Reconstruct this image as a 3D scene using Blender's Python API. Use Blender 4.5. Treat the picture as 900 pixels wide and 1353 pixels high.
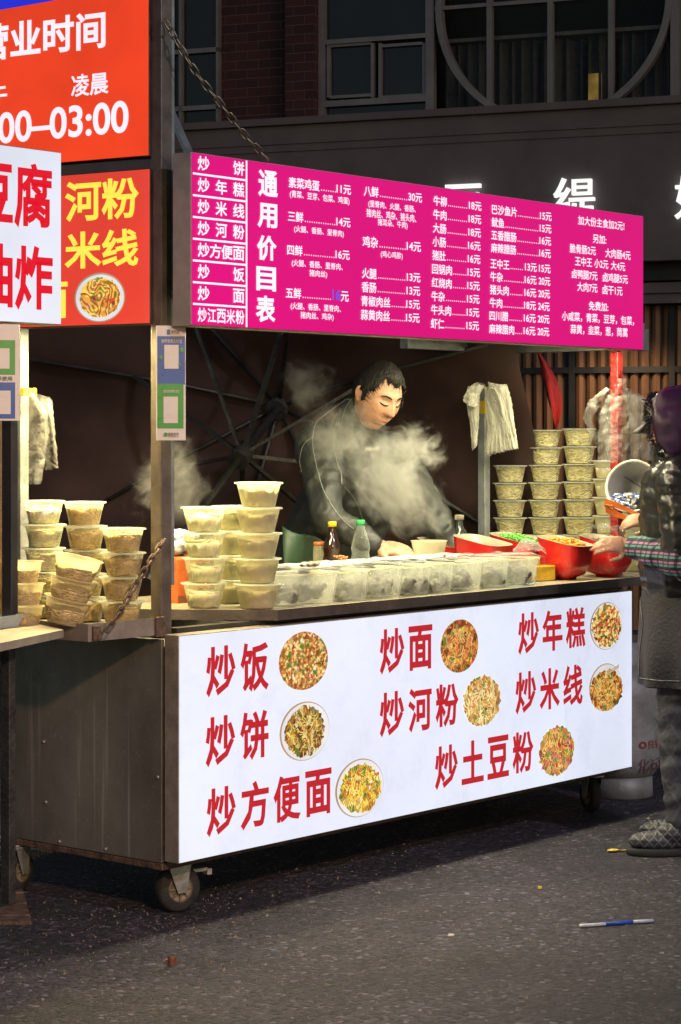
import bpy, math, random
from mathutils import Vector, Matrix, noise
from mathutils.bvhtree import BVHTree
random.seed(7)
PI = math.pi
SC = bpy.context.scene
COL = SC.collection
for o in list(bpy.data.objects): bpy.data.objects.remove(o)

# ------------------------------------------------------------------ camera
# world X runs along the front of the cart, Y goes behind it, origin = ground under the near front corner
FPX = 2900.0; HOR = 575.0; CH = 1.45
RT = Vector((math.sin(math.radians(40)), -math.cos(math.radians(40)), 0))     # camera right
FW = Vector((math.cos(math.radians(40)), math.sin(math.radians(40)), 0))      # camera forward
CAM = -(RT * -0.4774 + FW * 6.5); CAM.z = CH
cd = bpy.data.cameras.new('camera'); cam = bpy.data.objects.new('camera', cd); COL.objects.link(cam)
cam.location = CAM
cam.rotation_euler = (PI / 2, 0, math.atan2(FW.y, FW.x) - PI / 2)
cd.sensor_fit = 'HORIZONTAL'; cd.sensor_width = 36; cd.lens = 36 * FPX / 900
cd.shift_y = -(676.5 - HOR) / 900
cd.clip_end = 300
SC.camera = cam

# ------------------------------------------------------------------ world and light
W = bpy.data.worlds.new("World"); SC.world = W; W.use_nodes = True
nt = W.node_tree
sky = nt.nodes.new('ShaderNodeTexSky'); sky.sky_type = 'NISHITA'; sky.sun_disc = False
sky.sun_elevation = math.radians(14); sky.sun_rotation = math.radians(200)
bg = nt.nodes['Background']; nt.links.new(sky.outputs[0], bg.inputs[0]); bg.inputs[1].default_value = 0.05

def lamp(kind, name, loc, target, power, color, **kw):
    d = bpy.data.lights.new(name, kind); d.energy = power; d.color = color
    for k, v in kw.items(): setattr(d, k, v)
    o = bpy.data.objects.new(name, d); COL.objects.link(o); o.location = loc
    o.rotation_euler = (Vector(target) - Vector(loc)).to_track_quat('-Z', 'Y').to_euler()
    return o
# street lamp up the road to the left (warm) and one over the road behind the camera (neutral)
lamp('SPOT', 'street_lamp_light_warm', (-3.2, -5.0, 3.35), (-.25, 0.35, 0.35), 900, (1, .60, .36), spot_size=math.radians(36), spot_blend=.8, shadow_soft_size=.12)
lamp('SPOT', 'street_lamp_light_road', (-1.2, -7.5, 6.2), (2.0, -.6, 0), 1100, (.88, .82, 1), spot_size=math.radians(66), spot_blend=.8, shadow_soft_size=.2)
# tube lamps hung under the cart roof
lamp('AREA', 'tube_lamp_light', (1.42, .055, 1.79), (1.42, .12, 0), 64, (1, .90, .56), shape='RECTANGLE', size=2.3, size_y=.05)
lamp('AREA', 'tube_lamp_light_left', (.012, .36, 1.779), (-.06, .36, 0), 42, (1, .78, .36), shape='RECTANGLE', size=.05, size_y=.5)
# warm downlights of the shop behind, under its fascia
SC.view_settings.view_transform = 'Standard'; SC.view_settings.look = 'None'; SC.view_settings.exposure = 0; SC.view_settings.gamma = 1
SC.cycles.transparent_max_bounces = 24; SC.cycles.max_bounces = 8; SC.cycles.volume_bounces = 1
SC.cycles.volume_step_rate = 1.0; SC.cycles.sample_clamp_indirect = 4
SC.cycles.caustics_reflective = False; SC.cycles.caustics_refractive = False

# ------------------------------------------------------------------ projection helpers (pixel of the 900x1353 photo -> place)
def at(px, py, fwd):
    return CAM + FW * fwd + RT * ((px - 450) / FPX * fwd) + Vector((0, 0, (HOR - py) / FPX * fwd))
def ray(px, py): return FW + RT * ((px - 450) / FPX) + Vector((0, 0, (HOR - py) / FPX))
def onY(px, py, Y):
    r = ray(px, py); return CAM + r * ((Y - CAM.y) / r.y)
def onX(px, py, X):
    r = ray(px, py); return CAM + r * ((X - CAM.x) / r.x)
def onZ(px, py, Z):
    r = ray(px, py); return CAM + r * ((Z - CAM.z) / r.z)

# ------------------------------------------------------------------ materials
def new_mat(name):
    m = bpy.data.materials.new(name); m.use_nodes = True
    return m, m.node_tree, m.node_tree.nodes['Principled BSDF']
def rgb(r, g, b):
    f = lambda c: (c / 255 / 12.92) if c / 255 <= .04045 else ((c / 255 + .055) / 1.055) ** 2.4
    return (f(r), f(g), f(b), 1)
def nmat(name, col, rough=.6, metal=0, var=.25, scale=8, bump=0, bscale=60, col2=None, emit=0, stretch=(1, 1, 1), rvar=.15, detail=5, spec=None, coat=0):
    """surface with noisy colour, roughness and relief in object space"""
    m, t, b = new_mat(name); N = t.nodes.new; L = t.links.new
    tc = N('ShaderNodeTexCoord'); mp = N('ShaderNodeMapping'); mp.inputs['Scale'].default_value = stretch
    L(tc.outputs['Object'], mp.inputs[0])
    n = N('ShaderNodeTexNoise'); n.inputs['Scale'].default_value = scale; n.inputs['Detail'].default_value = detail; n.inputs['Roughness'].default_value = .62
    L(mp.outputs[0], n.inputs['Vector'])
    r = N('ShaderNodeValToRGB'); r.color_ramp.elements[0].position = .32; r.color_ramp.elements[1].position = .68
    c = Vector(col[:3]); c2 = Vector(col2[:3]) if col2 else c * (1 - var)
    r.color_ramp.elements[0].color = (*c2, 1); r.color_ramp.elements[1].color = (*(c * (1 + var * .4)), 1)
    L(n.outputs[0], r.inputs[0]); L(r.outputs[0], b.inputs['Base Color'])
    mr = N('ShaderNodeMapRange'); mr.inputs[3].default_value = max(0.02, rough - rvar); mr.inputs[4].default_value = min(1, rough + rvar)
    L(n.outputs[0], mr.inputs[0]); L(mr.outputs[0], b.inputs['Roughness'])
    b.inputs['Metallic'].default_value = metal
    if spec is not None: b.inputs['Specular IOR Level'].default_value = spec
    if coat: b.inputs['Coat Weight'].default_value = coat
    if emit: L(r.outputs[0], b.inputs['Emission Color']); b.inputs['Emission Strength'].default_value = emit
    if bump:
        n2 = N('ShaderNodeTexNoise'); n2.inputs['Scale'].default_value = bscale; n2.inputs['Detail'].default_value = 4; L(mp.outputs[0], n2.inputs['Vector'])
        bp = N('ShaderNodeBump'); bp.inputs['Strength'].default_value = bump; bp.inputs['Distance'].default_value = .01
        L(n2.outputs[0], bp.inputs['Height']); L(bp.outputs[0], b.inputs['Normal'])
    return m
def lit(name, col, strength=.9, var=.08, scale=2.5, dirt=0):
    """backlit printed sheet"""
    m, t, b = new_mat(name); N = t.nodes.new; L = t.links.new
    tc = N('ShaderNodeTexCoord'); n = N('ShaderNodeTexNoise'); n.inputs['Scale'].default_value = scale; n.inputs['Detail'].default_value = 2
    L(tc.outputs['Object'], n.inputs['Vector'])
    r = N('ShaderNodeMapRange'); r.inputs[1].default_value = .3; r.inputs[2].default_value = .7
    r.inputs[3].default_value = strength * (1 - var); r.inputs[4].default_value = strength * (1 + var)
    L(n.outputs[0], r.inputs[0]); L(r.outputs[0], b.inputs['Emission Strength'])
    b.inputs['Base Color'].default_value = (col[0] * .25, col[1] * .25, col[2] * .25, 1)
    b.inputs['Emission Color'].default_value = col; b.inputs['Roughness'].default_value = .28
    if dirt:
        n2 = N('ShaderNodeTexNoise'); n2.inputs['Scale'].default_value = 9; n2.inputs['Detail'].default_value = 8; n2.inputs['Roughness'].default_value = .75
        L(tc.outputs['Object'], n2.inputs['Vector'])
        q = N('ShaderNodeValToRGB'); q.color_ramp.elements[0].position = .5; q.color_ramp.elements[0].color = col
        q.color_ramp.elements[1].position = .8; q.color_ramp.elements[1].color = (col[0] * (1 - dirt), col[1] * (1 - dirt), col[2] * (1 - dirt * .8), 1)
        L(n2.outputs[0], q.inputs[0]); L(q.outputs[0], b.inputs['Emission Color'])
    return m
def plastic(name, tint=(.9, .92, .9, 1), clear=.6, rough=.2, bump=.3, bscale=30, wr=0, tlm=.45):
    """thin see-through plastic: part open, part milky, part shine"""
    m, t, b = new_mat(name); N = t.nodes.new; L = t.links.new; out = t.nodes['Material Output']
    tr = N('ShaderNodeBsdfTransparent'); tr.inputs[0].default_value = (.97, .98, .96, 1)
    tl = N('ShaderNodeBsdfTranslucent'); tl.inputs[0].default_value = tint
    b.inputs['Base Color'].default_value = tint; b.inputs['Roughness'].default_value = rough
    mx1 = N('ShaderNodeMixShader'); mx1.inputs[0].default_value = tlm; L(b.outputs[0], mx1.inputs[1]); L(tl.outputs[0], mx1.inputs[2])
    lw = N('ShaderNodeLayerWeight'); lw.inputs[0].default_value = .35
    tc = N('ShaderNodeTexCoord'); n = N('ShaderNodeTexNoise'); n.inputs['Scale'].default_value = bscale; n.inputs['Detail'].default_value = 4; n.inputs['Distortion'].default_value = wr
    L(tc.outputs['Object'], n.inputs['Vector'])
    ma = N('ShaderNodeMath'); ma.operation = 'MULTIPLY_ADD'; ma.inputs[1].default_value = -.55; ma.inputs[2].default_value = clear
    L(lw.outputs['Facing'], ma.inputs[0])
    mb = N('ShaderNodeMath'); mb.operation = 'MULTIPLY_ADD'; mb.inputs[1].default_value = .5 if wr else .2; L(n.outputs[0], mb.inputs[0])
    mc = N('ShaderNodeMath'); mc.operation = 'ADD'; mc.inputs[1].default_value = -.25 if wr else -.1; mc.use_clamp = True
    L(ma.outputs[0], mb.inputs[2]); L(mb.outputs[0], mc.inputs[0])
    mx = N('ShaderNodeMixShader'); L(mc.outputs[0], mx.inputs[0]); L(mx1.outputs[0], mx.inputs[1]); L(tr.outputs[0], mx.inputs[2])
    L(mx.outputs[0], out.inputs[0])
    if bump:
        bp = N('ShaderNodeBump'); bp.inputs['Strength'].default_value = bump; bp.inputs['Distance'].default_value = .02
        L(n.outputs[0], bp.inputs['Height']); L(bp.outputs[0], b.inputs['Normal'])
    return m
def food_mat(name, cols, scale=90, noodle=False, seed=0):
    """printed dish photo on a backlit sheet"""
    m, t, b = new_mat(name); N = t.nodes.new; L = t.links.new
    tc = N('ShaderNodeTexCoord'); mp = N('ShaderNodeMapping'); mp.inputs['Location'].default_value = (seed, seed * 2, seed * 3)
    L(tc.outputs['Object'], mp.inputs[0])
    ramp = N('ShaderNodeValToRGB'); e = ramp.color_ramp.elements; ramp.color_ramp.interpolation = 'CONSTANT' if not noodle else 'LINEAR'
    for i, c in enumerate(cols):
        if i < 2: e[i].position = i / len(cols); e[i].color = rgb(*c)
        else: q = e.new(i / len(cols)); q.color = rgb(*c)
    dn = N('ShaderNodeTexNoise'); dn.inputs['Scale'].default_value = 38; dn.inputs['Detail'].default_value = 3; L(mp.outputs[0], dn.inputs['Vector'])
    dv = N('ShaderNodeVectorMath'); dv.operation = 'MULTIPLY_ADD'; dv.inputs[1].default_value = (.022, .022, .022); L(dn.outputs['Color'], dv.inputs[0]); L(mp.outputs[0], dv.inputs[2])
    nz = N('ShaderNodeTexNoise'); nz.inputs['Scale'].default_value = 75; nz.inputs['Detail'].default_value = 5; L(mp.outputs[0], nz.inputs['Vector'])
    dark = N('ShaderNodeMapRange'); dark.inputs[1].default_value = .32; dark.inputs[2].default_value = .66; dark.inputs[3].default_value = .38; dark.inputs[4].default_value = 1.35
    v = N('ShaderNodeTexVoronoi'); v.inputs['Scale'].default_value = (55 if noodle else scale * 1.7); L(dv.outputs[0], v.inputs['Vector'])
    sp = N('ShaderNodeSeparateColor'); L(v.outputs['Color'], sp.inputs[0]); L(sp.outputs[0], ramp.inputs[0])
    if noodle:
        w = N('ShaderNodeTexWave'); w.inputs['Scale'].default_value = 30; w.inputs['Distortion'].default_value = 30; w.inputs['Detail'].default_value = 1.5; w.inputs['Detail Scale'].default_value = .6
        L(mp.outputs[0], w.inputs['Vector']); av = N('ShaderNodeMath'); av.operation = 'MULTIPLY_ADD'; av.inputs[1].default_value = .55; L(w.outputs[0], av.inputs[0])
        hv = N('ShaderNodeMath'); hv.operation = 'MULTIPLY'; hv.inputs[1].default_value = .5; L(nz.outputs[0], hv.inputs[0]); L(hv.outputs[0], av.inputs[2]); L(av.outputs[0], dark.inputs[0])
    else: L(nz.outputs[0], dark.inputs[0])
    mul = N('ShaderNodeVectorMath'); mul.operation = 'SCALE'; L(ramp.outputs[0], mul.inputs[0]); L(dark.outputs[0], mul.inputs['Scale'])
    L(mul.outputs[0], b.inputs['Emission Color']); b.inputs['Emission Strength'].default_value = .95; b.inputs['Base Color'].default_value = (.1, .05, .02, 1)
    b.inputs['Roughness'].default_value = .3
    return m

M = {}
M['steel'] = nmat('steel', (.42, .43, .42), .38, .85, .35, 6, .15, 120, rvar=.12)
M['galv'] = nmat('galvanised', (.36, .38, .37), .45, .6, .35, 14, .15, 90)
M['dark_steel'] = nmat('dark_steel', (.07, .068, .065), .5, .6, .5, 10, .3, 80)
M['post_brown'] = nmat('post_dull_metal', (.17, .145, .12), .5, .45, .35, 16, .15, 120)
M['alu'] = nmat('brushed_aluminium', (.38, .33, .28), .5, .55, .25, 20, .1, 150)
M['rusty'] = nmat('rusty_steel', (.16, .11, .08), .7, .5, .6, 25, .5, 120)
M['black'] = nmat('black_paint', (.02, .02, .022), .5, 0, .3, 10)
M['rubber'] = nmat('rubber', (.025, .024, .023), .8, 0, .5, 30, .3, 150)
M['board'] = nmat('counter_laminate', (.34, .30, .22), .35, .1, .3, 5, .1, 80)
M['board_edge'] = nmat('counter_edge', (.09, .075, .062), .55, .1, .4, 12, .2, 80)
M['magenta'] = lit('magenta_sheet', rgb(226, 2, 126), .84, .03)
M['white_sheet'] = lit('white_backlit_sheet', (.80, .85, 1, 1), .90, .06, 2.2, dirt=.16)
M['white_sheet2'] = lit('white_backlit_sheet_neighbour', (.82, .88, 1, 1), .8, .1, 3)
M['white_ink'] = lit('white_ink', (.95, .90, 1, 1), .95, .05)
M['red_ink'] = lit('red_ink', rgb(190, 40, 48), .9, .04)
M['red_ink2'] = lit('bright_red_ink', rgb(212, 18, 38), 1.0, .04)
M['orange_sheet'] = lit('orange_red_sheet', rgb(238, 66, 30), .95, .12, 3, dirt=.1)
M['red_sheet'] = lit('red_sheet', rgb(226, 66, 50), .95, .08, 3)
M['blue_sheet'] = lit('blue_sheet', rgb(40, 50, 220), .9, .08, 3)
M['yellow_ink'] = lit('yellow_ink', rgb(255, 232, 84), 1.0, .03)
M['blue_ink'] = lit('blue_pen', rgb(60, 90, 235), 1.0, .03)
M['glow'] = lit('glowing_letter', (1, 1, .95, 1), 1.0, .05)
M['tub'] = plastic('clear_tub_plastic', (.92, .88, .7, 1), .96, .18, .15, 25)
M['tub_grey'] = plastic('greyish_tub_plastic', (.55, .56, .52, 1), .90, .12, .1, 25)
M['tub_milky'] = plastic('milky_tub_plastic', (.92, .86, .62, 1), .72, .25, .15, 25)
M['lid'] = plastic('tub_lid_plastic', (.8, .82, .76, 1), .85, .12, .1, 20)
M['film'] = plastic('crinkled_film', (.5, .52, .52, 1), 1.04, .10, 1.0, 22, wr=1.6)
M['bagm'] = plastic('plastic_bag', (.52, .53, .50, 1), .95, .06, 1.0, 16, wr=1.2, tlm=.25)
M['noodle'] = nmat('rice_noodles', (.74, .63, .30), .45, 0, .35, 40)
M['noodle_pale'] = nmat('wide_noodles', (.80, .76, .48), .4, 0, .2, 30)
M['noodle_amber'] = nmat('fried_noodles', (.78, .55, .20), .45, 0, .35, 40)
M['rice'] = nmat('white_rice', (.82, .78, .6), .5, 0, .15, 60, .6, 180)
for k_ in ('noodle', 'noodle_pale', 'noodle_amber', 'rice'):
    q_ = M[k_].node_tree.nodes['Principled BSDF']; q_.inputs['Subsurface Weight'].default_value = .55; q_.inputs['Subsurface Radius'].default_value = (1, .75, .35); q_.inputs['Subsurface Scale'].default_value = .02
M['brown'] = nmat('cart_shade_brown', (.10, .07, .05), .6, 0, .4, 8, .2, 50)
M['red_wrap'] = nmat('red_tape_wrap', (.26, .016, .014), .35, 0, .5, 22, .9, 45)
M['red_plastic'] = nmat('red_plastic', (.55, .02, .02), .25, 0, .15, 8, coat=.3)
M['cream_plastic'] = nmat('cream_plastic', (.31, .27, .20), .35, 0, .2, 15)
M['white_plastic'] = nmat('white_plastic', (.42, .40, .35), .35, 0, .15, 12)
M['skin'] = nmat('skin', (.40, .205, .125), .45, 0, .28, 28, .35, 160, detail=8)
M['hair'] = nmat('black_hair', (.012, .010, .009), .6, 0, .5, 60, .6, 160, stretch=(1, 1, .2), spec=.25)
M['green_leaf'] = nmat('chopped_scallion', (.12, .38, .05), .5, 0, .5, 90)
M['carrot'] = nmat('shredded_carrot', (.75, .28, .03), .5, 0, .4, 60)
M['mince'] = nmat('brown_mince', (.16, .07, .03), .6, 0, .6, 90, .8, 150)
M['grey_food'] = nmat('dark_mushroom', (.13, .115, .10), .5, 0, .7, 45, .8, 90)
M['chain'] = nmat('chain_steel', (.30, .25, .17), .45, .85, .4, 60)
M['gravel'] = nmat('gravel_bits', (.16, .14, .12), .8, 0, .6, 30)

# ------------------------------------------------------------------ mesh builder
class MB:
    def __init__(s): s.v = []; s.f = []; s.m = []; s.sm = []
    def add(s, vs, fs, mi=0, smooth=False):
        k = len(s.v); s.v += [tuple(v) for v in vs]
        s.f += [tuple(i + k for i in f) for f in fs]; s.m += [mi] * len(fs); s.sm += [smooth] * len(fs); return s
    def box(s, a, b, mi=0, R=None, c=None):
        x0, y0, z0 = a; x1, y1, z1 = b
        vs = [Vector(p) for p in ((x0, y0, z0), (x1, y0, z0), (x1, y1, z0), (x0, y1, z0), (x0, y0, z1), (x1, y0, z1), (x1, y1, z1), (x0, y1, z1))]
        if R is not None: vs = [R @ v + (Vector(c) if c is not None else Vector()) for v in vs]
        return s.add(vs, [(0, 3, 2, 1), (4, 5, 6, 7), (0, 1, 5, 4), (1, 2, 6, 5), (2, 3, 7, 6), (3, 0, 4, 7)], mi)
    def rings(s, rings, mi=0, cap0=True, cap1=True, smooth=True, closed=True):
        n = len(rings[0]); vs = [p for r in rings for p in r]; fs = []
        for i in range(len(rings) - 1):
            for j in range(n if closed else n - 1):
                a = i * n + j; b = i * n + (j + 1) % n; fs.append((a, b, b + n, a + n))
        s.add(vs, fs, mi, smooth); k = len(s.v) - len(vs)
        if cap0: s.f.append(tuple(k + j for j in reversed(range(n)))); s.m.append(mi); s.sm.append(False)
        if cap1: s.f.append(tuple(k + (len(rings) - 1) * n + j for j in range(n))); s.m.append(mi); s.sm.append(False)
        return s
    def lathe(s, prof, c=(0, 0, 0), n=24, mi=0, cap0=False, cap1=False, smooth=True, R=None):
        c = Vector(c); rs = []
        for r, z in prof:
            ring = [Vector((r * math.cos(2 * PI * j / n), r * math.sin(2 * PI * j / n), z)) for j in range(n)]
            rs.append([(R @ p if R is not None else p) + c for p in ring])
        return s.rings(rs, mi, cap0, cap1, smooth)
    def tube(s, pts, r, n=6, mi=0, cap=True, smooth=True, closed=False):
        pts = [Vector(p) for p in pts]; rs = []; up = None; m = len(pts)
        for i, p in enumerate(pts):
            if closed: t = (pts[(i + 1) % m] - pts[i - 1]).normalized()
            else: t = (pts[min(i + 1, m - 1)] - pts[max(i - 1, 0)]).normalized()
            if up is None: up = Vector((0, 0, 1)) if abs(t.z) < .9 else Vector((1, 0, 0))
            a = t.cross(up).normalized(); up = a.cross(t).normalized()
            rr = r[i] if isinstance(r, (list, tuple)) else r
            rs.append([p + (a * math.cos(2 * PI * j / n) + up * math.sin(2 * PI * j / n)) * rr for j in range(n)])
        if closed: rs.append(rs[0]); return s.rings(rs, mi, False, False, smooth)
        return s.rings(rs, mi, cap, cap, smooth)
    def bar(s, p0, p1, w, h, mi=0):
        p0 = Vector(p0); p1 = Vector(p1); t = (p1 - p0).normalized(); up = Vector((0, 0, 1)) if abs(t.z) < .95 else Vector((0, 1, 0))
        a = t.cross(up).normalized(); u = a.cross(t).normalized()
        q = lambda p: [p + a * sx * w / 2 + u * sz * h / 2 for sx, sz in ((-1, -1), (1, -1), (1, 1), (-1, 1))]
        return s.rings([q(p0), q(p1)], mi, True, True, False)
    def ball(s, c, r, mi=0, n=12, m=8, R=None):
        rr = r if hasattr(r, '__len__') else (r, r, r); c = Vector(c)
        vs = []; fs = []
        for i in range(m + 1):
            th = PI * i / m
            for j in range(n):
                p = Vector((rr[0] * math.sin(th) * math.cos(2 * PI * j / n), rr[1] * math.sin(th) * math.sin(2 * PI * j / n), rr[2] * math.cos(th)))
                vs.append((R @ p if R is not None else p) + c)
        for i in range(m):
            for j in range(n):
                fs.append((i * n + j, (i + 1) * n + j, (i + 1) * n + (j + 1) % n, i * n + (j + 1) % n))
        return s.add(vs, fs, mi, True)
    def cone(s, p0, p1, r0, r1, n=12, k=5):
        """tapered capsule"""
        p0 = Vector(p0); p1 = Vector(p1); t = (p1 - p0); L = t.length; t.normalize()
        pts = []; rs = []
        for i in range(k): a = PI / 2 * (i + .15) / k; pts.append(p0 - t * r0 * math.cos(a)); rs.append(r0 * math.sin(a))
        for i in range(4): q = i / 3; pts.append(p0.lerp(p1, q)); rs.append(r0 + (r1 - r0) * q)
        for i in range(k): a = PI / 2 * (1 - (i + 1) / (k + .15)); pts.append(p1 + t * r1 * math.cos(a)); rs.append(r1 * math.sin(a))
        return s.tube(pts, rs, n)
    def mesh(s, name, mats, off=Vector()):
        me = bpy.data.meshes.new(name)
        me.from_pydata([(v[0] - off[0], v[1] - off[1], v[2] - off[2]) for v in s.v], [], s.f)
        for m in (mats if isinstance(mats, (list, tuple)) else [mats]): me.materials.append(M[m] if isinstance(m, str) else m)
        me.polygons.foreach_set('material_index', s.m); me.polygons.foreach_set('use_smooth', s.sm); me.update()
        return me
    def build(s, name, mats, parent=None, bevel=0):
        off = world_loc(parent) if parent is not None else Vector()
        if parent is None:
            xs = [v[0] for v in s.v]; ys = [v[1] for v in s.v]; zs = [v[2] for v in s.v]
            off = Vector(((min(xs) + max(xs)) / 2, (min(ys) + max(ys)) / 2, min(zs)))
        o = bpy.data.objects.new(name, s.mesh(name, mats, off)); COL.objects.link(o)
        if parent is not None: o.parent = parent
        else: o.location = off
        if bevel: b = o.modifiers.new('bevel', 'BEVEL'); b.width = bevel; b.segments = 2; b.limit_method = 'ANGLE'; b.use_clamp_overlap = True
        return o
def world_loc(o):
    l = Vector(o.location)
    while o.parent is not None: o = o.parent; l += o.location
    return l
def tag(o, label=None, cat=None, group=None, kind=None):
    if label: o['label'] = label
    if cat: o['category'] = cat
    if label and len(label.split()) > 16: print('LONG', label)
    if group: o['group'] = group
    if kind: o['kind'] = kind
    return o
def empty(name, loc, label, cat, group=None):
    o = bpy.data.objects.new(name, None); COL.objects.link(o); o.location = loc; o.empty_display_size = .1
    return tag(o, label, cat, group)
def mobj(name, me, parent=None, loc=None):
    o = bpy.data.objects.new(name, me); COL.objects.link(o)
    if parent is not None: o.parent = parent
    if loc is not None: o.location = loc
    return o
def copy_tree(o, parent=None):
    c = o.copy(); COL.objects.link(c); c.parent = parent
    for ch in list(o.children): copy_tree(ch, c)
    return c
def smooth_path(pts, k=6):
    pts = [Vector(p) for p in pts]; out = []
    for i in range(len(pts) - 1):
        p0 = pts[max(i - 1, 0)]; p1 = pts[i]; p2 = pts[i + 1]; p3 = pts[min(i + 2, len(pts) - 1)]
        for j in range(k):
            t = j / k; out.append(.5 * ((2 * p1) + (p2 - p0) * t + (2 * p0 - 5 * p1 + 4 * p2 - p3) * t * t + (3 * p1 - p0 - 3 * p2 + p3) * t ** 3))
    out.append(pts[-1]); return out
def remesh(mb, voxel, smooth=4, disp=None):
    """one continuous skin over everything in mb"""
    me = mb.mesh('tmp', []); o = bpy.data.objects.new('tmp', me); COL.objects.link(o)
    r = o.modifiers.new('r', 'REMESH'); r.mode = 'VOXEL'; r.voxel_size = voxel
    if smooth: q = o.modifiers.new('s', 'SMOOTH'); q.iterations = smooth; q.factor = .6
    dg = bpy.context.evaluated_depsgraph_get(); m2 = bpy.data.meshes.new_from_object(o.evaluated_get(dg))
    bpy.data.objects.remove(o)
    m2.polygons.foreach_set('use_smooth', [True] * len(m2.polygons))
    if disp:
        ns = [v.normal.copy() for v in m2.vertices]
        for v, n in zip(m2.vertices, ns): v.co = v.co + n * disp(v.co, n)
    m2.update(); return m2
def mesh_child(name, me, mats, parent):
    off = world_loc(parent)
    for v in me.vertices: v.co -= off
    me.materials.clear()
    for m in (mats if isinstance(mats, (list, tuple)) else [mats]): me.materials.append(M[m] if isinstance(m, str) else m)
    me.name = name
    return mobj(name, me, parent)

# ------------------------------------------------------------------ lettering (flat print, real glyph outlines)
_tcache = {}
def glyphs(body, bold=.02, spacing=1.0):
    """outline of a word as (points, faces), strokes thickened by a rim round every outline edge"""
    key = (body, bold, spacing)
    if key in _tcache: return _tcache[key]
    c = bpy.data.curves.new('t', 'FONT'); c.body = body; c.resolution_u = 6 if any(ch.isdigit() for ch in body) else 2; c.space_character = spacing
    o = bpy.data.objects.new('t', c); COL.objects.link(o)
    dg = bpy.context.evaluated_depsgraph_get(); m = bpy.data.meshes.new_from_object(o.evaluated_get(dg))
    vs = [(v.co.x, v.co.y) for v in m.vertices]; fs = [tuple(p.vertices) for p in m.polygons]
    bpy.data.objects.remove(o); bpy.data.curves.remove(c); bpy.data.meshes.remove(m)
    key_of = {}; rep = []
    for i, v in enumerate(vs):
        q = (round(v[0], 5), round(v[1], 5)); rep.append(key_of.setdefault(q, i))
    fs = [tuple(rep[i] for i in f) for f in fs]; fs = [f for f in fs if len(set(f)) == len(f)]
    fx = []
    for f in fs:
        A = sum(vs[f[i]][0] * vs[f[(i + 1) % len(f)]][1] - vs[f[(i + 1) % len(f)]][0] * vs[f[i]][1] for i in range(len(f)))
        fx.append(f if A > 0 else tuple(reversed(f)))
    fs = fx
    E = {}
    for f in fs:
        for i in range(len(f)): E[(f[i], f[(i + 1) % len(f)])] = 1
    bd = [(p, q) for (p, q) in E if (q, p) not in E]; nrm = {}; inc = {}
    for p, q in bd:
        dx, dy = vs[q][0] - vs[p][0], vs[q][1] - vs[p][1]; L = math.hypot(dx, dy) or 1e-9; nrm[(p, q)] = (dy / L, -dx / L); inc.setdefault(q, []).append((p, q))
    vs = list(vs); fs = list(fs); d = bold * .62
    if d > 0:
        ends = {}
        for p, q in bd:
            nx, ny = nrm[(p, q)]; k = len(vs); vs += [(vs[p][0] + nx * d, vs[p][1] + ny * d), (vs[q][0] + nx * d, vs[q][1] + ny * d)]
            fs.append((p, k, k + 1, q)); ends[(p, q)] = (k, k + 1)
        for p, q in bd:
            for p2, q2 in inc.get(p, []):
                n0, n1 = nrm[(p2, q2)], nrm[(p, q)]
                if n0[0] * n1[1] - n0[1] * n1[0] > .05:
                    mx_, my_ = n0[0] + n1[0], n0[1] + n1[1]; L2 = mx_ * mx_ + my_ * my_
                    if L2 > .5: k = len(vs); vs.append((vs[p][0] + mx_ * d * 2 / L2, vs[p][1] + my_ * d * 2 / L2)); fs.append((p, ends[(p2, q2)][1], k, ends[(p, q)][0]))
                    else: fs.append((p, ends[(p2, q2)][1], ends[(p, q)][0]))
    _tcache[key] = (vs, fs); return vs, fs
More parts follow.
